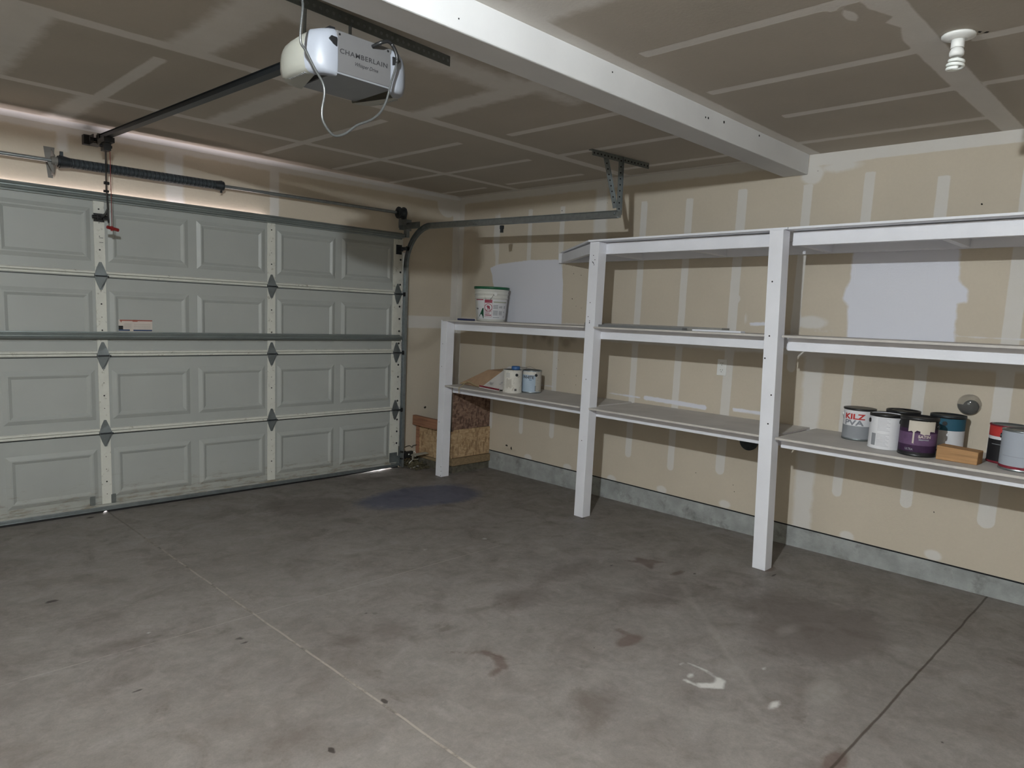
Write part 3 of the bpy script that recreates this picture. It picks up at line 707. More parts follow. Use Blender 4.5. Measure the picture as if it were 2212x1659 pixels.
# ------------------------------------------------------------------ garage door opener
op = thing('garage_door_opener', (-3.13, -3.08, 2.275), 'white and grey ceiling garage door opener with its long black rail reaching the door', 'garage door opener')
CX0, CX1, CY0, CY1, CZ0, CZ1 = -3.24, -3.02, -3.20, -2.965, 2.277, 2.415
q = M(); q.box((CX0, CY0, CZ0+.006), (CX1, CY1, CZ1)); q.cur = 2
for x in (CX0+.012, CX1-.016): q.disc((x, CY0, CZ1-.012), (0, -1, 0), .004, 8, .001)
obj('chassis', q, [m_opener, m_openerb, m_black], op, bevel=.003)
q = M(); q.box((CX0-.002, CY0-.001, CZ0), (CX1+.002, CY1+.004, CZ0+.006)); obj('base_plate', q, m_openerb, op, bevel=.001)
q = M(); W = CX1 - CX0
text_geo('CHAMBERLAIN', .0215, lambda u, v, w: (CX0 + W*.06 + u*(W*.86/w), CY0-.0006, CZ0+.068+v), q, bold=.0004, spacing=1.12, sub=False)
obj('brand_lettering', q, m_text, op)
q = M(); text_geo('Whisper Drive', .0175, lambda u, v, w: (CX0 + W*.33 + u*(W*.42/w), CY0-.0006, CZ0+.042+v), q, shear=.35, bold=.0002, sub=False)
obj('model_lettering', q, m_text, op)
MXC = -3.13
OUT = [(-.105, -3.203), (-.130, -3.207), (-.158, -3.200), (-.182, -3.182), (-.200, -3.150), (-.208, -3.11), (-.212, -3.06), (-.208, -3.01), (-.196, -2.975), (-.170, -2.952), (-.140, -2.945), (-.105, -2.945)]
LV = [(2.270, .55), (2.273, .80), (2.283, .94), (2.305, 1.), (2.345, 1.), (2.375, .96), (2.395, .88), (2.408, .75), (2.416, .5)]
def cover(sg, i0, i1, zt=0.):
    m = M(); m.smooth = True; pl = OUT[i0:i1+1]; n = len(pl); vs = []
    for z, k in LV:
        for dx, y in pl:
            xx = -.105 + (dx + .105)*k; yy = -3.075 + (y + 3.075)*(.80 + .20*k)
            drop = zt * max(0, (y + 3.18)/.25)*max(0, (z-2.30)/.12)
            vs.append((MXC - sg*xx*-1 if False else MXC + sg*xx, yy, z - drop))
    fs = [(k*n+i, k*n+i+1, (k+1)*n+i+1, (k+1)*n+i) for k in range(len(LV)-1) for i in range(n-1)]
    fs += [tuple(range(n))[::-1], tuple(range(len(vs)-n, len(vs)))]
    m.add(vs, fs); return m
for sg in (1, -1):
    m = cover(sg, 0, 4); m.cur = 1; m.smooth = False
    bx = MXC + sg*-.115
    m.poly([(bx - sg*.026, -3.204, 2.378), (bx - sg*.018, -3.204, 2.388), (bx+sg*.004, -3.202, 2.388), (bx+sg*.004, -3.202, 2.360), (bx - sg*.010, -3.204, 2.364)], (0, -.0055, 0))
    obj('end_cover', m, [m_cover, m_black], op)
    m = cover(sg, 4, 11, .03); m.cur = 1; m.smooth = False
    for i in range(9):
        yy = -3.13 + i*.013; m.box((min(MXC - sg*.188, MXC - sg*.150), yy, 2.2715), (max(MXC - sg*.188, MXC - sg*.150), yy+.003, 2.2745))
    obj('light_lens', m, [m_lens, m_openerb], op)
# black brackets and sprocket cover on top
q = M(); q.cyl((-3.14, -3.10, CZ1), (-3.14, -3.10, CZ1+.018), .055, 20); q.box((-3.19, -3.12, CZ1), (-3.07, -3.05, CZ1+.010)); obj('sprocket_cover', q, m_black, op)
for xa, xb in ((-3.245, -3.222), (-3.06, -3.04)):
    q = M(); q.box((xa, -3.165, CZ1-.002), (xa+.02, -2.965, CZ1+.019)); q.cur = 1
    q.bar((xa+.010, -2.972, CZ1+.01), (xb, -2.955, H-.03), .018, .003, up=(1, 0, 0))
    obj('hanging_strap', q, [m_black, m_steeld], op)
rp0 = Vector((-3.155, -3.02, 2.418)); rp1 = Vector((-3.155, -.13, 2.493))
q = M(); q.prof(rp0, rp1, [(-.020, -.016), (-.020, -.012), (-.005, -.010), (-.005, .012), (-.012, .016), (.012, .016), (.005, .012), (.005, -.010), (.020, -.012), (.020, -.016)]); obj('rail', q, m_blackm, op)
q = M(); q.box((-3.185, -.14, 2.46), (-3.125, -.002, 2.466)); q.box((-3.185, -.14, 2.466), (-3.181, -.002, 2.515)); q.box((-3.129, -.14, 2.466), (-3.125, -.002, 2.515)); q.cyl((-3.20, -.12, 2.485), (-3.11, -.12, 2.485), .012); q.cyl((-3.165, -.16, 2.485), (-3.145, -.16, 2.485), .035, 18); q.box((-3.215, -.05, 2.46), (-3.175, -.002, 2.52))
obj('header_bracket', q, m_black, op)
q = M(); q.box((-3.185, -.37, 2.440), (-3.125, -.23, 2.470)); q.box((-3.175, -.33, 2.395), (-3.135, -.26, 2.440)); q.cyl((-3.19, -.29, 2.425), (-3.12, -.29, 2.425), .010); obj('trolley', q, m_black, op)
q = M(); q.bar((-3.155, -.29, 2.425), (-3.135, -.20, 2.16), .004, .024, up=(0, 1, 0)); arm = [(-3.137, -.212, 2.21), (-3.128, -.19, 2.12), (-3.120, -.165, 2.05), (-3.125, -.13, 2.02), (-3.145, -.09, 2.002)]
for i in range(4): q.bar(arm[i], arm[i+1], .005, .026, up=(0, 1, .5))
q.bar((-3.122, -.165, 2.045), (-3.118, -.168, 1.965), .005, .022, up=(0, 1, 0)); q.cyl((-3.15, -.212, 2.21), (-3.12, -.212, 2.21), .010, 10); q.cyl((-3.15, -.20, 2.16), (-3.12, -.20, 2.16), .008, 10)
obj('door_arm', q, m_black, op)
q = M(); q.box((-3.175, -.062, 1.975), (-3.115, -.050, 2.028)); q.cyl((-3.19, -.085, 2.002), (-3.10, -.085, 2.002), .012, 12); q.box((-3.165, -.10, 1.985), (-3.160, -.055, 2.02)); q.box((-3.13, -.10, 1.985), (-3.125, -.055, 2.02)); obj('door_bracket', q, m_black, op)
q = M(); q.tube([(-3.14, -.32, 2.40), (-3.137, -.31, 2.3), (-3.134, -.30, 2.1), (-3.135, -.30, 1.925)], .0022, 6); cd = obj('release_cord', q, mat('red_cord', lin(120, 52, 50), .8), op, label='red release cord')
q = M(); q.cyl((-3.165, -.315, 1.925), (-3.095, -.285, 1.915), .0105, 12); q.cyl((-3.135, -.30, 1.935), (-3.135, -.30, 1.905), .008, 10); obj('release_handle', q, m_red, op, label='red pull handle')

ai = thing('mounting_angle', (-3.0, -2.93, H-.02), 'long perforated dark steel angle screwed to the ceiling above the door opener', 'bracket')
q = M(); a0 = Vector((-3.62, -2.985, H-.002)); a1 = Vector((-2.535, -2.905, H-.002)); q.bar(a0, a1, .036, .004); dv = (a1-a0).normalized(); sdv = Vector((-dv.y, dv.x, 0))
b0 = a0 - sdv*.018 + Vector((0, 0, -.020)); b1 = a1 - sdv*.018 + Vector((0, 0, -.020)); q.bar(b0, b1, .003, .040); q.cur = 1
for i in range(40):
    c_ = b0.lerp(b1, (i+.5)/40) - sdv*.0016; q.disc(c_, -sdv, .0065, 8, .0008)
obj('angle_iron', q, [m_ang, m_steel], ai)

cordpts = [(-3.376, 2.578), (-3.376, 2.46), (-3.378, 2.43), (-3.386, 2.334), (-3.367, 2.305), (-3.334, 2.257), (-3.306, 2.222), (-3.3, 2.187), (-3.308, 2.142), (-3.305, 2.106), (-3.282, 2.077), (-3.258, 2.066), (-3.221, 2.081), (-3.177, 2.117), (-3.123, 2.146), (-3.086, 2.178), (-3.064, 2.215), (-3.053, 2.247), (-3.04, 2.296), (-3.026, 2.339), (-3.019, 2.379), (-3.034, 2.409), (-3.057, 2.422), (-3.087, 2.41)]
def smooth_path(pts, k=4):
    out = []
    P = [Vector(p) for p in pts]
    for i in range(len(P)-1):
        p0 = P[max(i-1, 0)]; p1 = P[i]; p2 = P[i+1]; p3 = P[min(i+2, len(P)-1)]
        for j in range(k):
            t = j/k; out.append(.5*((2*p1) + (p2-p0)*t + (2*p0-5*p1+4*p2-p3)*t*t + (3*p1-p0-3*p2+p3)*t**3))
    out.append(P[-1]); return out
cp = smooth_path([(x, -3.232 if i > 1 else -3.225, z) for i, (x, z) in enumerate(cordpts)])
q = M(); q.tube(cp[:-14], .0042, 8); q.cur = 1; q.tube(cp[-15:-6], .0062, 8); q.tube(cp[-7:] + [Vector((-3.10, -3.20, 2.40))], .0062, 8)
tag(obj('power_cord', q, [m_putty, m_black]), 'thin grey power cord looping down in front of the door opener', 'cord')

# ------------------------------------------------------------------ compact fluorescent bulbs in ceiling lampholders
def glow(name, s):
    m = bpy.data.materials.new(name); t = NT(m); t.b.inputs['Base Color'].default_value = lin(235, 238, 235); t.b.inputs['Roughness'].default_value = .3
    if s: t.b.inputs['Emission Color'].default_value = (.91, .975, 1.0, 1); t.b.inputs['Emission Strength'].default_value = s
    return m
BULB = 5300.
def lamp(x, y, label, lit):
    L = thing('ceiling_light', (x, y, H), label, 'light')
    q = M(); q.lathe((x, y, H), [(.052, -.0005), (.056, -.004), (.055, -.010), (.044, -.014), (.030, -.020)], 32); obj('lampholder', q, m_plast, L)
    q = M(); q.lathe((x, y, H), [(.022, -.018), (.022, -.046), (.020, -.048)], 24); obj('socket', q, m_plast, L)
    b = M(); b.lathe((x, y, H), [(.014, -.046), (.021, -.052), (.0245, -.062), (.024, -.072), (.018, -.077)], 24); bb = obj('bulb', b, m_plast, L)
    q = M(); pts = [(x+.010, y, H-.075), (x+.013, y, H-.084)]
    N = 64
    for i in range(N+1):
        t = i/N; ang = t*2*PI*2.6; rr = .014 + .011*min(1, t*5)*1. ; rr = min(rr, .025)
        pts.append((x + rr*math.cos(ang), y + rr*math.sin(ang), H - .086 - .036*t))
    q.tube(pts, .0058, 8); obj('spiral_tube', q, glow('lit_tube' if lit else 'unlit_tube', BULB if lit else 0), bb)
    return L
lamp(-1.535, -4.60, 'white spiral bulb in a porcelain ceiling lampholder near the right wall', False)
lamp(-4.46, -4.64, 'lit spiral bulb in a porcelain ceiling lampholder in the left half of the ceiling', True)

# ------------------------------------------------------------------ built-in shelving
XF, WX, WY = -.609, .087, .0824
XR = XF + WX              # rail faces behind the posts
sh = thing('shelving_unit', (-.3, -2.6, fz(-2.6)), 'long built-in white wooden shelving unit standing along the right wall', 'shelf')
def lv(k, y):   # top of the shelf boards
    y = -y
    return {'top': 2.038 + (y-2.16)*.0118, 'mid': 1.4135 + (y-.67)*.0115, 'low': .838 + (y-.61)*.0056}[k]
posts = [(-.601, 0., 0., 1.408), (-2.2396, .004, -.004, lv('top', -2.2)-.014), (-3.6534, -.028, .061, lv('top', -3.6)-.014), (-5.06, 0, 0, lv('top', -5.06)-.014)]
for i, (y, lx, ly, zt) in enumerate(posts):
    q = M(); z0 = fz(y)
    k = (zt - z0)/1.9
    B = [(XF, y, z0), (XF+WX, y, z0), (XF+WX, y+WY, z0), (XF, y+WY, z0)]
    T = [(p[0]+lx*k, p[1]+ly*k, zt) for p in B]
    if i == 0: 
        B = [(XF-.012, y, z0), (XF+WX-.012, y, z0), (XF+WX-.012, y+WY, z0), (XF-.012, y+WY, z0)]
    q.hexa(B, T); q.cur = 1
    marks = {1: [(1.93, .045), (1.90, .03), (1.885, .05), (1.88, .045), (1.875, .04), (1.865, .035), (1.60, .05), (1.50, .06), (1.47, .045), (1.46, .045), (1.455, .045), (1.05, .045), (.6, .05)],
             2: [(1.75, .05), (1.44, .05), (1.31, .07), (1.1, .02), (.93, .03)], 0: [(1.2, .05), (1.0, .05), (.5, .06), (.10, .01), (.06, .005), (.02, .01)], 3: []}[i]
    for z, off in marks:
        f = (z - z0)/(zt - z0); xx = XF + lx*k*f; yy = y + ly*k*f + off
        if i == 0: xx -= .012*(1-f)
        q.disc((xx, yy, z), (-1, 0, 0), .0035 if i != 2 else .005, 7, .0007)
    obj('post', q, [m_white, m_dark], sh, bevel=.0035 if i else .006)
SPAN = [(-.601, -2.2396+WY), (-2.2396, -3.6534+WY), (-3.6534, -5.06+WY)]
BT = .012
def rail(k, ya, yb, x0, x1, zt, zb, nm='rail'):
    q = M(); a_ = [(x0, ya), (x1, ya), (x1, yb), (x0, yb)]
    q.hexa([(x, y, lv(k, y)+zb) for x, y in a_], [(x, y, lv(k, y)+zt) for x, y in a_]); return obj(nm, q, m_white, sh, bevel=.002)
for k in ('top', 'mid', 'low'):
    hgt = {'top': -.094, 'mid': -.088, 'low': -.070}[k]; gap = -.016 if k == 'top' else -BT-.0005
    for i, (ya, yb) in enumerate(SPAN):
        if k == 'top' and i == 0: continue
        lean = .045 if k == 'top' else (.03 if k == 'mid' else .015)
        y0 = ya if i < 2 else ya + lean; y1 = yb + (lean if i == 1 else 0)
        if k == 'top': y1 = yb + (.058 if i == 1 else 0); y0 = ya + (.058 if i == 2 else 0)
        rail(k, y0 - (0 if i == 0 else 0), y1, XR+.001, XR+.039, gap, hgt, 'front_rail')
        # shelf board: overhangs the rail up to the post face, sits between the posts
        q = M(); e = .0015
        fa = y0 + (-.002 if i else -.015); fb = y1 + .006
        if k == 'low' and i == 0: fa = ya + .03
        if k == 'mid' and i == 0: fa = ya + .06
        pts = [(XF-.004, fa), (XF-.004, fb), (XR+.004, fb), (XR+.004, yb-.02 if i < 2 else yb-.05), (-.003, yb-.02 if i < 2 else yb-.05), (-.003, ya+.02), (XR+.004, ya+.02), (XR+.004, fa)]
        if k == 'top':
            if i == 1: pts = [(XF-.006, ya+WY+.004), (XF-.006, yb-.03), (-.003, yb-.03), (-.003, -1.345)]
            else: pts = [(XF-.006, ya+.048), (XF-.006, yb-.05), (-.003, yb-.05), (-.003, ya+.048)]
        cut = 0 if k == 'top' else 0
        q.cur = 0; q.hexa([(x, y, lv(k, y)-BT) for x, y in pts], [(x, y, lv(k, y)) for x, y in pts])
        obj('shelf_board', q, m_board if k != 'top' else m_white, sh)
    ya, yb = (-1.36 if k == 'top' else -.55), -5.1
    rail(k, ya, yb, -.040, -.002, -BT-.0005, hgt, 'back_rail')
    for y in (-.62, -1.42, -2.2, -2.9, -3.62, -4.36, -5.04):
        if k == 'top' and y > -2: continue
        rail(k, y+.02, y-.018, XR+.040, -.041, -BT-.0005, hgt+.004, 'cross_joist')
# slanted end of the top shelf
q = M(); A_ = Vector((XF+.03, -2.235+WY+.006, 0)); B_ = Vector((-.01, -1.352, 0)); zt = lambda p: lv('top', p.y)
d_ = (B_-A_).normalized(); nn = Vector((-d_.y, d_.x, 0)) * .036
P4 = [A_, B_, B_-nn, A_-nn]; q.hexa([(p.x, p.y, zt(p)-.092) for p in P4], [(p.x, p.y, zt(p)-.020) for p in P4]); obj('end_rail', q, m_white, sh, bevel=.002)

# ------------------------------------------------------------------ boards lying on the middle shelf
def plank(p0, p1, w, th, lab, m, z):
    q = M(); p0 = Vector((*p0, 0)); p1 = Vector((*p1, 0)); d = (p1-p0).normalized(); s_ = Vector((-d.y, d.x, 0))*w
    P = [p0, p1, p1+s_, p0+s_]
    q.hexa([(p.x, p.y, lv('mid', p.y)+z+.0005) for p in P], [(p.x, p.y, lv('mid', p.y)+z+th) for p in P])
    return tag(obj('trim_board', q, m, bevel=.0015), lab, 'board', 'loose boards on the middle shelf')
m_gb = mat('grey_primed_board', lin(138, 136, 132), .7, var=.08, vscale=30); m_gb2 = mat('grey_composite_board', lin(112, 113, 114), .6, var=.05)
plank((-.40, -1.98), (-.46, -3.16), .09, .026, 'long grey board at the back of the middle shelf, longest of the loose boards', m_gb, 0)
plank((-.56, -2.20), (-.555, -2.93), .06, .017, 'short grey strip near the front edge of the middle shelf', m_gb2, 0)
plank((-.475, -2.955), (-.478, -3.30), .055, .012, 'small white board lying at the right end of the long grey board', m_white, 0)

# blue strip at the left end of the middle shelf
q = M(); q.box((-.54, -.80, lv('mid', -.7)+.001), (-.46, -.655, lv('mid', -.7)+.016)); q.box((-.545, -.83, lv('mid', -.8)+.001), (-.50, -.80, lv('mid', -.8)+.010))
tag(obj('packet', q, mat('dark_blue_plastic', lin(44, 52, 92), .4), bevel=.003), 'flat dark blue packet on the left end of the middle shelf', 'packet')

# ------------------------------------------------------------------ pails and paint cans
def bail(m, c, r, z, yaw, droop, wid=.0016, k=1.):
    """wire handle hinged at two ears; droop<0 hangs in front, >0 stands up"""
    pts = []
    for i in range(21):
        t = PI*i/20; a_ = r*math.cos(t)*1.02; b_ = r*math.sin(t)*k
        v = Vector((a_, -b_*math.cos(droop), b_*math.sin(droop)))
        v.rotate(Matrix.Rotation(yaw, 3, 'Z')); pts.append(Vector(c) + Vector((0, 0, z)) + v)
    m.tube(pts, wid, 6)
def can(x, y, z, r, h, label, bands, rim, lidm, yaw=0, ear=True, handle=None, hmat=None, group='paint cans on the lowest shelf', lid='plain', name='paint_can', tilt=0):
    """bands: list of (z fraction from, to, material) for the label; yaw: direction the ear axis is turned"""
    t = thing(name, (x, y, z), label, 'paint can', group)
    q = M(); zs = [0, .004, .010]; mats = [rim]; prof = [(r*.97, 0), (r*1.01, .003), (r*1.01, .008), (r*.985, .011)]; ml = [0, 0, 0]; ms = [rim]
    for a_, b_, mm in bands:
        if mm not in ms: ms.append(mm)
        prof.append((r*.985, h*min(b_, .96))); ml.append(ms.index(mm))
    prof += [(r*.985, h*.965), (r*1.012, h*.972), (r*1.012, h), (r*.93, h), (r*.93, h-.006)]; ml += [ml[-1], 0, 0, 0, 0]
    prof.append((0, h-.006)); ml.append(0)
    q.lathe((x, y, z), prof, 48, ml); obj('body', q, ms, t)
    q = M(); R2 = .93*r
    if lid == 'plain': q.lathe((x, y, z+h), [(R2*.98, -.005), (R2*.98, .0015), (R2*.90, .002), (R2*.86, -.003), (0, -.003)], 40)
    else: q.lathe((x, y, z+h), [(r*1.025, -.012), (r*1.025, .003), (r*.98, .004), (r*.94, -.004), (0, -.004)], 40)
    obj('lid', q, lidm, t)
    if ear:
        for sg in (1, -1):
            hp = M()
            d = Vector((math.cos(yaw)*sg, math.sin(yaw)*sg, 0)); c = Vector((x, y, z+h*.80)) + d*r*.985
            hp.cyl(c, c + d*.005, .012, 14); hp.cyl(c + d*.005, c + d*.007, .006, 12)
            obj('ear', hp, hmat or m_iron, t)
    if handle is not None:
        q = M(); bail(q, (x, y, z), r*1.03, h*.80, yaw, handle[0], .0014, handle[1] if len(handle) > 1 else 1.); obj('bail_handle', q, m_wire, t)
    return t
def wrap(t, x, y, z, r, txt, size, ang, zz, m, bold=0., name='lettering', arc=None, shear=0., rot=0, extra=.0006):
    """word wrapped round a can; ang = azimuth of its centre"""
    q = M()
    def fn(u, v, w):
        k = (arc/w) if arc else 1.
        if rot: u, v = -(v), u; w = 0
        a_ = ang + ((u - w/2)*k)/r
        return (x + (r+extra)*math.cos(a_), y + (r+extra)*math.sin(a_), z + zz + v)
    text_geo(txt, size, fn, q, bold=bold, shear=shear); return obj(name, q, m, t)
def patch(t, x, y, z, r, a0, a1, z0, z1, m, name='label_patch', extra=.0004, jag=None, seed=1):
    q = M(); n = max(3, int(abs(a1-a0)/.09)); rr = r+extra; vs = []; rs = random.Random(seed)
    for i in range(n+1):
        a_ = a0 + (a1-a0)*i/n; j0 = rs.uniform(-1, 1)*(jag or 0); j1 = rs.uniform(-1, 1)*(jag or 0)
        vs += [(x + rr*math.cos(a_), y + rr*math.sin(a_), z+z0+j0), (x + rr*math.cos(a_), y + rr*math.sin(a_), z+z1+j1)]
    q.smooth = True; q.add(vs, [(2*i, 2*i+2, 2*i+3, 2*i+1) for i in range(n)]); return obj(name, q, m, t)
CAM = Vector((-4.526, -5.403, 1.515))
def az(x, y): return math.atan2(CAM.y - y, CAM.x - x)
p_w = mat('label_white', lin(214, 214, 218), .72, spec=.25, var=.03); p_g = mat('label_grey', lin(140, 143, 148), .72, spec=.25, var=.05); p_r = mat('label_red', lin(178, 50, 48), .72); p_gt = mat('letter_grey', lin(128, 130, 138), .72)
p_pu = mat('label_purple', lin(98, 74, 104), .72, spec=.25, var=.12, vscale=40); p_pud = mat('label_dark_purple', lin(58, 36, 64), .72, spec=.25, var=.2, vscale=40); p_cr = mat('label_cream', lin(196, 188, 176), .72); p_te = mat('label_teal', lin(36, 84, 104), .72); p_bk = mat('label_black', lin(20, 18, 22), .72)
p_mr = mat('label_maroon', lin(120, 40, 52), .72, spec=.25, var=.3, vscale=45); p_lg = mat('label_pale_grey', lin(160, 166, 176), .72, spec=.25, var=.02); p_bl = mat('label_blue', lin(30, 70, 116), .72); p_lb = mat('label_pale_blue', lin(168, 184, 200), .72, spec=.25, var=.06); p_dw = mat('dirty_white_label', lin(206, 203, 196), .72, spec=.25, var=.06, dirt=lin(140, 128, 110), dirtamt=.2, dscale=30)
p_grime = mat('grimy_label', lin(180, 176, 168), .72, spec=.25, var=.12, vscale=35, dirt=lin(100, 90, 78), dirtamt=.3, dscale=36)
ZL = lambda y: lv('low', y) + .0006

# 1 red and grey lettered primer can
x, y = -.199, -3.954; r, h = .0865, .185; z = ZL(y); A = az(x, y)
t = can(x, y, z, r, h, 'white over grey paint can with red block lettering, leftmost in the right bay', [(0, .46, p_g), (.46, 1, p_w)], m_steeld, m_black, A + PI/2 + .12, True, (-.95, .95), m_plast)
wrap(t, x, y, z, r*.985, 'KILZ', .043, A-.30, h*.675, p_r, .0016, arc=.118); wrap(t, x, y, z, r*.985, 'PVA', .041, A-.32, h*.485, p_gt, .0014, arc=.112)
q = M(); q.lathe((x, y, z), [(r*1.0, h*.945), (r*1.03, h*.96), (r*1.03, h*1.005), (r*.98, h*1.01)], 40); obj('rim_band', q, m_black, t)
# 2 white can with printed back label
x, y = -.385, -4.160; z = ZL(y); A = az(x, y); r = .083; h = .190
t = can(x, y, z, r, h, 'white paint can with fine printed text, partly hidden by the purple can', [(0, 1, p_w)], p_w, m_black, A - 1.25, True, None, m_black, lid='cap')
for i in range(22):
    zz = h*(.10 + .037*i)
    if 9 < i < 12: continue
    patch(t, x, y, z, r*.985, A-.52, A+.25 - (i % 3)*.10, zz, zz+.0022, mat('fine_print', lin(176, 176, 182), .6) if i == 0 else bpy.data.materials['fine_print'], 'print_line')
patch(t, x, y, z, r*.985, A-.9, A-.58, .02, h*.45, p_g, 'grey_panel')
# 3 purple can
x, y = -.440, -4.338; z = ZL(y); A = az(x, y); r = .090; h = .200
t = can(x, y, z, r, h, 'purple and cream paint can with paint drips, largest in the middle of the cans', [(0, .12, p_bk), (.12, .30, p_pud), (.30, .62, p_pu), (.62, .72, p_pud), (.72, 1, p_bk)], m_black, m_black, A + 1.3, True, None, m_black, lid='cap')
patch(t, x, y, z, r*.985, A-.55, A+.95, h*.66, h*.955, p_cr, 'cream_label', .0006, .006, 3)
patch(t, x, y, z, r*.985, A-.28, A-.19, h*.34, h*.68, p_cr, 'paint_drip', .0009, .003, 5); patch(t, x, y, z, r*.985, A+.1, A+.62, h*.60, h*.68, p_cr, 'cream_label', .0009, .004, 6)
wrap(t, x, y, z, r*.985, 'SATIN', .020, A+.35, h*.50, p_cr, .0006, arc=.06); wrap(t, x, y, z, r*.985, 'ULTRA', .016, A-.42, h*.16, p_g, .0004, arc=.04)
patch(t, x, y, z, r*.985, A+.05, A+.6, h*.44, h*.47, p_g, 'print_line', .0008, .001, 8)
# 4 can behind with wire handle up
x, y = -.160, -4.176; z = ZL(y); A = az(x, y)
t = can(x, y, z, .0865, .195, 'black-lidded paint can at the back with its thin wire handle standing up', [(0, 1, p_bk)], m_black, m_black, A + .9, True, (1.0, .62), m_black, lid='cap')
# 5 teal can
x, y = -.125, -4.395; z = ZL(y); A = az(x, y); r = .0865; h = .195
t = can(x, y, z, r, h, 'teal and white paint can against the wall behind the wood block', [(0, .60, p_w), (.60, 1, p_te)], m_iron, m_iron, A - .15, True, None, m_black, lid='cap')
# 6 black and red can behind the grey one
x, y = -.262, -4.705; z = ZL(y); A = az(x, y); r = .0865; h = .195
t = can(x, y, z, r, h, 'black paint can with a red top band behind the pale grey can', [(0, .62, p_bk), (.62, .70, p_w), (.70, .98, p_r), (.98, 1, p_r)], p_mr, m_steeld, A + 1.2, False, None)
wrap(t, x, y, z, r*.985, 'Behr', .022, A+.9, h*.78, p_w, .0003) if False else None
patch(t, x, y, z, r*.985, A-.9, A+1.2, h*.49, h*.505, p_g, 'print_line')
# 7 pale grey can with maroon bottom
x, y = -.425, -4.795; z = ZL(y); A = az(x, y); r = .093; h = .195
t = can(x, y, z, r, h, 'pale grey paint can with maroon base and shiny rim, rightmost on the shelf', [(0, .12, p_mr), (.12, 1, p_lg)], m_steel, m_steel, A + 1.45, True, None)
patch(t, x, y, z, r*.985, A+.15, A+1.2, h*.08, h*.20, p_mr, 'maroon_panel', .0006, .004, 4); patch(t, x, y, z, r*.985, A-1.0, A+.8, h*.355, h*.365, p_g, 'print_line')
patch(t, x, y, z, r*.985, A+.62, A+1.3, h*.72, h*.86, p_bl, 'blue_panel')
# 8 wood block
q = M(); z = ZL(-4.53); q.hexa([(-.495, -4.444, z), (-.495, -4.628, z), (-.405, -4.632, z), (-.405, -4.450, z)], [(-.495, -4.444, z+.072), (-.495, -4.628, z+.064), (-.405, -4.632, z+.066), (-.405, -4.450, z+.074)])
tag(obj('wood_block', q, m_block, bevel=.003), 'tan block of wood in front of the teal can', 'block')
# 9 clear dome
cd = thing('plastic_dome', (0, -4.462, 1.115), 'round clear plastic dome with a dark centre on the wall above the teal can', 'dome')
def clearm():
    m = bpy.data.materials.new('clear_plastic'); t = NT(m); t.b.inputs['Transmission Weight'].default_value = .93; t.b.inputs['Roughness'].default_value = .06; t.b.inputs['IOR'].default_value = 1.35; t.b.inputs['Base Color'].default_value = (.88, .88, .86, 1); return m
q = M(); q.smooth = True; c = Vector((-.004, -4.462, 1.115)); N1 = 32; prof = [(.058, .0), (.058, .012), (.050, .026), (.036, .036), (.018, .041), (.002, .043)]
vs = [c + Vector((-zz, rr*math.cos(2*PI*i/N1), rr*math.sin(2*PI*i/N1))) for rr, zz in prof for i in range(N1)]
q.add(vs, [(j*N1+i, j*N1+(i+1) % N1, (j+1)*N1+(i+1) % N1, (j+1)*N1+i) for j in range(len(prof)-1) for i in range(N1)] + [tuple(range(len(vs)-N1, len(vs)))]); obj('dome_shell', q, clearm(), cd)
q = M(); q.cyl((-.002, -4.470, 1.105), (-.016, -4.470, 1.105), .033, 24); q.poly([(-.006, -4.408, 1.113), (-.006, -4.412, 1.092), (-.006, -4.44, 1.066), (-.006, -4.475, 1.062), (-.006, -4.50, 1.08), (-.006, -4.505, 1.11)], (-.003, 0, 0)); obj('dark_insert', q, m_black, cd)
q = M(); q.cyl((-.016, -4.462, 1.12), (-.024, -4.462, 1.12), .006, 12); obj('chrome_screw', q, m_steel, cd)

# cans on the left bay
x, y = -.45, -1.285; z = ZL(y); A = az(x, y); r = .080; h = .192
t = can(x, y, z, r, h, 'dirty white paint can with a blue cap beside the white carton', [(0, 1, p_dw)], p_dw, m_steeld, A + .42, True, (-.1, .35), m_iron, 'paint cans on the left bay shelf')
patch(t, x, y, z, r*.985, A+.35-.12, A+.35+.12, .022, .040, mat('barcode', lin(84, 82, 80), .6, var=.5, vscale=400), 'barcode'); patch(t, x, y, z, r*.985, A-.7, A-.1, h*.25, h*.62, p_grime, 'grime', .0003, .01, 9)
for i in range(7): patch(t, x, y, z, r*.985, A-.75, A-.3, h*(.68+.03*i), h*(.68+.03*i)+.002, p_g, 'print_line', .0006)
q = M(); q.lathe((x+.012, y-.02, z+h+.0), [(.034, 0), (.036, .004), (.036, .026), (.030, .030), (0, .030)], 28); obj('blue_cap', q, mat('blue_lid', lin(58, 98, 150), .4), t, label='blue screw cap')
x, y = -.285, -1.345; z = ZL(y); A = az(x, y); r = .0835; h = .190
t = can(x, y, z, r, h, 'pale blue and white paint can lettered WHITE beside the dirty white can', [(0, 1, p_lb)], m_steel, m_steel, A + .45, True, (-.35, .9), m_iron, 'paint cans on the left bay shelf')
patch(t, x, y, z, r*.985, A-1.2, A+1.4, h*.80, h*.95, p_dw, 'white_band', .0004, .002, 2); patch(t, x, y, z, r*.985, A+.42, A+1.5, h*.08, h*.95, p_grime, 'grime', .0007, .004, 12)
wrap(t, x, y, z, r*.985, 'WHITE', .036, A-.38, h*.64, m_text, .0008, arc=.10); wrap(t, x, y, z, r*.985, 'flat', .018, A-.12, h*.56, p_bl, .0)
q = M(); bail(q, (x, y, z), r*1.03, h*.97, A+.55, 1.0, .0014, .45); obj('bail_handle', q, m_wire, t)
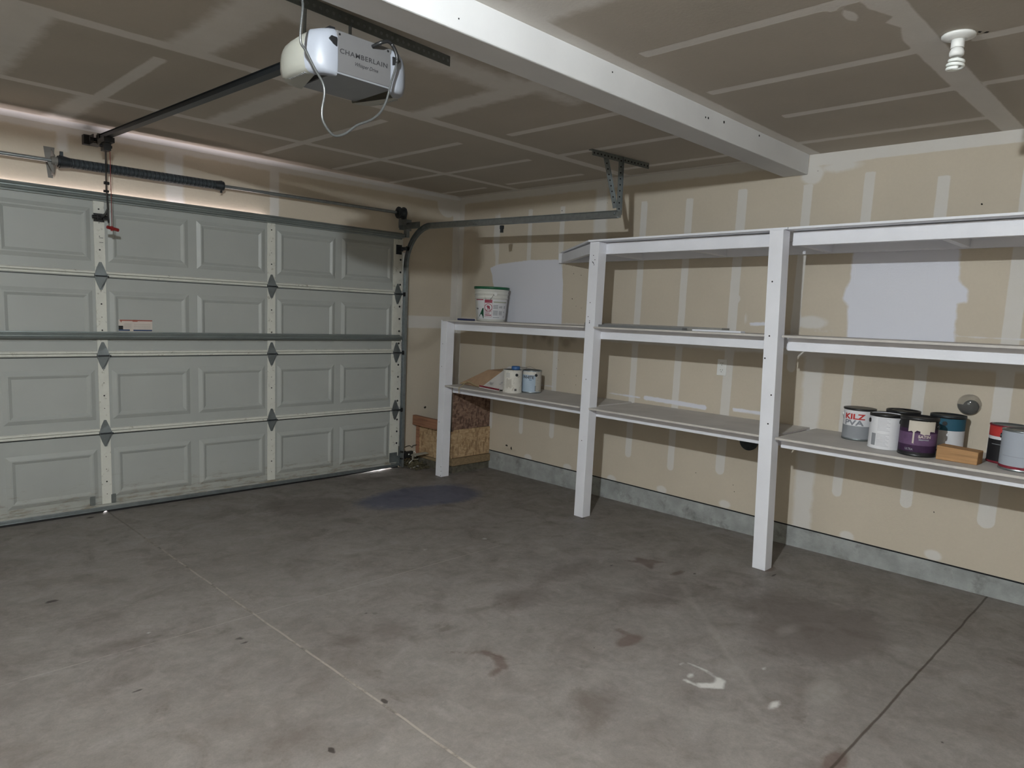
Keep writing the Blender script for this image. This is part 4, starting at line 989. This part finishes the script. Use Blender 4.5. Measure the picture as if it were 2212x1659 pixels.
for i in range(4): patch(t, x, y, z, r*.985, A+.35, A+.50, h*(.12+.06*i), h*(.12+.06*i)+.004, m_iron, 'print_mark', .0009)

# joint compound pail
x, y = -.235, -.755; z = lv('mid', y) + .0006; A = az(x, y)
t = thing('plastic_pail', (x, y, z), 'white plastic pail with a green lid rim and red warning label on the middle shelf', 'pail')
m_gr = mat('green_lid', lin(26, 92, 62), .45); m_grd = mat('label_green', lin(24, 78, 52), .5, var=.25, vscale=30); m_pk = mat('label_crimson', lin(150, 46, 70), .5); m_pail = mat('pail_plastic', lin(212, 212, 206), .4, var=.04, dirt=lin(150, 146, 136), dirtamt=.1, dscale=22)
hh = .302; r0, r1 = .130, .151
rr = lambda f: r0 + (r1-r0)*f
q = M(); q.lathe((x, y, z), [(r0-.004, 0), (r0, .004), (rr(.62), hh*.62), (rr(.66), hh*.66), (rr(.66)+.005, hh*.665), (rr(.68)+.005, hh*.68), (rr(.7), hh*.69), (rr(.78), hh*.78), (rr(.78)+.006, hh*.785), (rr(.8)+.006, hh*.80), (rr(.82), hh*.81), (rr(.88), hh*.88), (rr(.88)+.006, hh*.885), (rr(.9)+.006, hh*.9), (rr(.95), hh*.91), (r1, hh*.97)], 48); obj('bucket_body', q, m_pail, t)
q = M(); q.lathe((x, y, z), [(r1-.002, hh*.925), (r1+.007, hh*.93), (r1+.008, hh*.99), (r1+.004, hh*1.0), (r1-.008, hh*1.0), (r1-.010, hh*.985), (0, hh*.985)], 48); obj('lid', q, m_gr, t, label='green lid')
q = M(); bail(q, (x, y, z), .152, hh*.80, A-PI/2+1.72, -1.05, .0022, 1.05); obj('bail_handle', q, m_wire, t)
for sg in (1, -1):
    q = M()
    aa = A + .22 + (PI if sg < 0 else 0); d = Vector((math.cos(aa), math.sin(aa), 0)); c = Vector((x, y, z+hh*.79)) + d*rr(.79); q.cyl(c, c+d*.012, .015, 16); q.cyl(c+d*.012, c+d*.015, .006, 12)
    obj('ear', q, m_plast, t)
def pp(a0, a1, f0, f1, m, nm, ex=.0012, jag=None):   # patch on the tapered wall
    q = M(); n = max(2, int(abs(a1-a0)/.07)); vs = []
    for i in range(n+1):
        a_ = A + a0 + (a1-a0)*i/n
        for f in (f0*1.09, f1*1.09): R_ = rr(f)+ex; vs.append((x+R_*math.cos(a_), y+R_*math.sin(a_), z+hh*f))
    q.smooth = True; q.add(vs, [(2*i, 2*i+2, 2*i+3, 2*i+1) for i in range(n)]); return obj(nm, q, m, t)
pp(-1.0, 1.3, .06, .58, p_w, 'paper_label', .0006); pp(-1.15, -.50, .555, .58, m_pk, 'red_stripe')
q = M(); R_ = .1345
tri = [(-1.0, .08), (-.49, .08), (-.49, .385), (-.58, .37), (-.72, .25), (-.85, .15)]
cc = [(x+(rr(f)+.0014)*math.cos(A+a_), y+(rr(f)+.0014)*math.sin(A+a_), z+hh*f) for a_, f in tri]; q.add(cc, [tuple(range(len(cc)))]); obj('green_panel', q, m_grd, t)
pp(-.42, .06, .49, .575, m_pk, 'warning_header')
for a0, a1, f0, f1 in [(-.42, -.405, .12, .49), (.045, .06, .12, .49), (-.42, .06, .12, .128), (-.36, .0, .30, .31), (-.38, .02, .26, .272), (-.38, -.05, .22, .232), (-.38, -.1, .20, .21), (-.38, .02, .155, .18)]: pp(a0, a1, f0, f1, m_pk, 'warning_line')
q = M(); vs = []; N1 = 28
for rad in (.030, .035):
    for i in range(N1):
        a_ = A - .18 + rad*math.cos(2*PI*i/N1)/.14; f = .40 + rad*math.sin(2*PI*i/N1)/hh; vs.append((x+(rr(f)+.0016)*math.cos(a_), y+(rr(f)+.0016)*math.sin(a_), z+hh*f))
q.add(vs, [(i, (i+1) % N1, N1+(i+1) % N1, N1+i) for i in range(N1)])
sh_ = [(-.30, .44), (-.24, .46), (-.10, .45), (-.08, .40), (-.06, .36), (-.12, .35), (-.20, .38), (-.19, .34), (-.23, .35), (-.25, .40)]
q.add([(x+(rr(f)+.0017)*math.cos(A+a_), y+(rr(f)+.0017)*math.sin(A+a_), z+hh*f) for a_, f in sh_], [tuple(range(len(sh_)))])
obj('warning_pictogram', q, m_pk, t)
for (a0, a1, f0, f1) in [(.13, .45, .34, .45), (.13, .45, .17, .31), (.52, .78, .36, .44), (.52, .78, .18, .31), (.13, .58, .10, .13), (.92, 1.0, .10, .17), (.9, 1.05, .36, .44), (.9, 1.0, .24, .30)]:
    n_ = int((f1-f0)/.022) or 1
    for i in range(n_): pp(a0, a1, f0+i*.022, f0+i*.022+.012, p_g, 'print_line')
pp(.13, 1.2, .50, .53, mat('label_sage', lin(160, 164, 146), .5), 'sage_stripe')
wrap(t, x, y, z, rr(.4)+.001, 'USA', .018, A-1.02, hh*.34, m_text, .0006, rot=0)

# ------------------------------------------------------------------ torn cardboard boxes on the left bay
zc = ZL(-1.0)
q = M()
def sheet(m, P, th=.004):
    P = [Vector(p) for p in P]; nrm = (P[1]-P[0]).cross(P[2]-P[0]).normalized(); m.hexa(P, [p + nrm*th for p in P])
sheet(q, [(-.42, -.58, zc+.002), (-.46, -.92, zc+.002), (-.30, -1.01, zc+.140), (-.27, -.79, zc+.140)]); sheet(q, [(-.30, -1.01, zc+.142), (-.27, -.79, zc+.142), (-.14, -.86, zc+.155), (-.16, -1.03, zc+.155)])
sheet(q, [(-.16, -1.03, zc+.155), (-.14, -.86, zc+.155), (-.10, -.84, zc+.003), (-.12, -1.03, zc+.003)])
tag(obj('cardboard_box', q, m_card), 'crushed brown cardboard box leaning behind the white carton', 'box')
t = thing('cardboard_carton', (-.35, -1.08, zc), 'white folded carton with a red stripe beside the dirty white can', 'carton')
q = M(); sheet(q, [(-.46, -.93, zc+.014), (-.475, -1.195, zc+.014), (-.29, -1.235, zc+.185), (-.28, -1.06, zc+.192)]); sheet(q, [(-.28, -1.06, zc+.193), (-.29, -1.235, zc+.186), (-.19, -1.27, zc+.188), (-.17, -1.12, zc+.192)]); sheet(q, [(-.17, -1.12, zc+.188), (-.18, -1.27, zc+.185), (-.12, -1.27, zc+.003), (-.11, -1.10, zc+.003)]); obj('panel', q, m_cardw, t)
q = M(); sheet(q, [(-.47, -.90, zc+.001), (-.50, -1.18, zc+.001), (-.495, -1.185, zc+.022), (-.462, -.90, zc+.024)], .003); obj('front_flap', q, m_cardw, t)
q = M(); sheet(q, [(-.4705, -.90, zc+.010), (-.5015, -1.18, zc+.008), (-.4975, -1.184, zc+.021), (-.4665, -.90, zc+.023)], .0045); obj('red_stripe', q, p_mr, t, label='dark red stripe')
q = M(); B0 = Vector((-.455, -.96, zc+.035)); ex = Vector((-.10, -1, .02)).normalized(); ey = Vector((.185, -.08, .172)).normalized()
nn = ex.cross(ey).normalized(); nn = nn if nn.x < 0 else -nn
text_geo('741', .045, lambda u, v, w: B0 + ex*(.03 + u) + ey*v + nn*.006, q); text_geo('10', .04, lambda u, v, w: B0 + ex*(.20 - v) + ey*(u + .02) + nn*.006, q); obj('lettering', q, p_gt, t)
q = M()
for i in range(7):
    x0 = rnd.uniform(-.30, -.18); y0 = rnd.uniform(-1.08, -.92); z0 = zc + .148 + rnd.uniform(0, .03); a_ = rnd.uniform(0, PI); L = rnd.uniform(.05, .11)
    q.bar((x0, y0, z0), (x0 + .4*L*math.cos(a_), y0 - L, z0 + rnd.uniform(-.01, .02)), .022, .003)
tag(obj('paper_scraps', q, mat('paper_scrap', lin(186, 178, 150), .8, var=.15)), 'loose torn paper strips sticking out on top of the brown cardboard box', 'paper')
q = M()
q.tube(smooth_path([(-.50, -.78, zc+.03), (-.53, -.80, zc+.045), (-.585, -.80, zc+.012), (-.620, -.805, zc-.004), (-.622, -.81, zc-.05)]), .0035, 6); q.tube(smooth_path([(-.47, -.66, zc+.01), (-.46, -.75, zc+.035), (-.47, -.83, zc+.02), (-.45, -.90, zc+.01)]), .0045, 6)
tag(obj('strap', q, mat('straw_cord', lin(168, 152, 118), .8)), 'frayed tan strap hanging over the edge of the lowest shelf at its left end', 'strap')

# ------------------------------------------------------------------ outlet and round cap on the wall
t = thing('wall_outlet', (0, -2.932, 1.187), 'white duplex electrical outlet on the drywall between two shelves', 'outlet')
q = M(); q.box((-.006, -2.968, 1.130), (0, -2.897, 1.244)); obj('cover_plate', q, m_plast, t, bevel=.002)
for zc_ in (1.212, 1.164):
    q = M(); q.cyl((-.004, -2.932, zc_), (-.0072, -2.932, zc_), .017, 20); q.cur = 1
    q.box((-.0078, -2.926, zc_+.001), (-.0070, -2.9235, zc_+.010)); q.box((-.0078, -2.9405, zc_+.001), (-.0070, -2.938, zc_+.010)); q.cyl((-.0070, -2.932, zc_-.008), (-.0078, -2.932, zc_-.008), .0028, 10)
    obj('socket', q, [m_plast, m_black], t)
q = M(); q.cyl((0, -3.186, .700), (-.016, -3.186, .700), .066, 28); q.cyl((-.016, -3.186, .700), (-.022, -3.186, .700), .05, 28)
tag(obj('wall_vent', q, m_iron), 'round dark vent on the wall just under the lowest shelf', 'vent')

# ------------------------------------------------------------------ OSB patch box in the corner
t = thing('corner_box', (-.23, -.27, 0), 'boxed-in corner of raw OSB sheets and lumber under the lowest shelf', 'box')
YBX = -.543
q = M(); q.box((-.452, YBX-.012, .152), (-.003, YBX, .412)); obj('lower_sheet', q, m_osb, t)
q = M(); q.hexa([(-.460, YBX-.001, .400), (-.003, YBX-.001, .418), (-.003, YBX+.010, .418), (-.460, YBX+.010, .400)], [(-.460, YBX-.001, .752), (-.003, YBX-.001, .752), (-.003, YBX+.010, .752), (-.460, YBX+.010, .752)]); obj('upper_sheet', q, m_osbd, t)
q = M(); q.box((-.465, YBX, .110), (-.453, -.02, .395)); obj('side_sheet', q, m_osb, t)
q = M(); q.box((-.475, YBX-.028, .080), (-.001, YBX+.06, .148)); q.box((-.47, YBX+.06, .080), (-.38, -.02, .105)); obj('sill_plate', q, m_plate, t, bevel=.002)
q = M(); q.box((-.46, YBX-.012, fz(YBX)-.002), (-.0, YBX+.07, .080)); q.box((-.46, YBX+.07, 0), (-.37, -.01, .08)); obj('rubble_base', q, mat('broken_concrete', lin(88, 84, 74), .95, var=.4, vscale=22, bump=1., bscale=30), t)
q = M(); q.box((-.478, -.062, .105), (-.440, -.022, .395)); obj('stud', q, m_stud, t)
q = M(); q.box((-.515, YBX+.06, .394), (-.477, -.012, .485)); obj('rail_board', q, m_stud, t, bevel=.001)

# ------------------------------------------------------------------ photo eye, wires, debris at the foot of the track
t = thing('safety_sensor', (-.64, -.10, .13), 'black safety sensor with a white lens at the foot of the door track', 'sensor')
q = M(); q.box((-.668, -.118, .098), (-.575, -.088, .158)); q.box((-.705, -.112, .150), (-.655, -.084, .168)); q.box((-.705, -.112, .088), (-.66, -.084, .100)); obj('housing', q, m_black, t, bevel=.004)
q = M(); q.disc((-.628, -.118, .131), (0, -1, 0), .0065, 12, .003); obj('lens', q, m_plast, t, label='small white lens')
q = M(); q.tube(smooth_path([(-.575, -.10, .135), (-.555, -.11, .15), (-.545, -.115, .13), (-.56, -.12, .105), (-.60, -.13, .07), (-.63, -.13, .05), (-.60, -.12, .03)]), .003, 6); obj('wire', q, m_plast, t)
q = M(); q.tube(smooth_path([(-.62, -.02, .175), (-.55, -.015, .19), (-.52, -.02, .17), (-.50, -.015, .185), (-.45, -.07, .20)]), .003, 6); q.tube(smooth_path([(-.68, -.05, .06), (-.62, -.06, .04), (-.6, -.08, .09), (-.54, -.09, .05), (-.5, -.12, .09)]), .003, 6); obj('wire', q, m_black, t)
q = M(); q.hexa([(-.625, -.17, .118), (-.50, -.26, .150), (-.50, -.20, .152), (-.60, -.10, .122)], [(-.625, -.17, .121), (-.50, -.26, .153), (-.50, -.20, .155), (-.60, -.10, .125)]); q.bar((-.622, -.17, .120), (-.622, -.172, .088), .012, .005); q.bar((-.622, -.17, .090), (-.575, -.20, .095), .012, .004)
tag(obj('metal_bracket', q, mat('pale_bent_metal', lin(158, 154, 142), .6, .2)), 'bent pale metal strip between the track foot and the corner box', 'bracket')
q = M(); q.tube(smooth_path([(-.645, -.17, .010), (-.60, -.175, .014), (-.56, -.15, .016), (-.53, -.15, .010)]), .004, 6)
tag(obj('stick', q, m_plast), 'short white stick lying on the floor by the track foot', 'stick')
q = M(); rs = random.Random(11)
for i in range(150):
    x = rs.uniform(-.655, -.47); y = rs.uniform(-.26, -.01); hgt = .07*max(0, 1 - abs(y+.03)/.22); zz = fz(y) + rs.uniform(0, hgt) ; L = rs.uniform(.012, .04); a_ = rs.uniform(0, 2*PI)
    q.bar((x, y, zz+.006), (x + L*math.cos(a_), min(y + L*math.sin(a_), -.004), zz+.006 + rs.uniform(-.004, .015)), rs.uniform(.006, .02), .003)
for i in range(16):
    x = rs.uniform(-.66, -.48); y = rs.uniform(-.14, -.01); q.lathe((x, y, fz(y)), [(.03, 0), (.022, rs.uniform(.01, .05)), (.004, rs.uniform(.05, .07))], 6)
o = obj('leaf_litter', q, mat('dirt_and_leaves', lin(92, 86, 66), .95, var=.4, vscale=60)); o['kind'] = 'stuff'; tag(o, 'dirt and dead leaves heaped between the door track and the corner box', 'debris')

# ------------------------------------------------------------------ daylight through the gap over the door, world, exposure
ld = bpy.data.lights.new('gap_daylight', 'AREA'); ld.shape = 'RECTANGLE'; ld.size = 3.5; ld.size_y = .010; ld.energy = 2.8; ld.color = (1., .88, .90); ld.spread = math.radians(170)
lo = bpy.data.objects.new('gap_daylight', ld); lo.location = (-3.72, -.0075, 2.130); lo.rotation_euler = (PI, 0, 0); COL.objects.link(lo)
w = bpy.data.worlds.new('outdoor_sky'); S.world = w; w.use_nodes = True
w.node_tree.nodes['Background'].inputs[0].default_value = (1., .95, .95, 1); w.node_tree.nodes['Background'].inputs[1].default_value = 8.

cam = bpy.data.cameras.new('camera'); co = bpy.data.objects.new('camera', cam); COL.objects.link(co); S.camera = co
yaw, pit, rol, f = 0.7949427566733649, -0.12804819499078357, 0.04614094681581626, 1512.937
fw = Vector((math.sin(yaw)*math.cos(pit), math.cos(yaw)*math.cos(pit), math.sin(pit))); rt = Vector((math.cos(yaw), -math.sin(yaw), 0)); up = rt.cross(fw)
r2 = rt*math.cos(rol) + up*math.sin(rol); u2 = -rt*math.sin(rol) + up*math.cos(rol)
Mx = Matrix((r2, u2, -fw)).transposed().to_4x4(); Mx.translation = Vector((-4.52629, -5.40283, 1.51476)); co.matrix_world = Mx
cam.sensor_width = 36; cam.sensor_fit = 'HORIZONTAL'; cam.lens = f*36/2212; cam.clip_start = .02
cam.shift_x = -21.0989/2212; cam.shift_y = 38.3166/2212

S.view_settings.view_transform = 'Standard'; S.view_settings.look = 'None'; S.view_settings.exposure = 1.0; S.view_settings.gamma = 1.; S.view_settings.use_curve_mapping = False
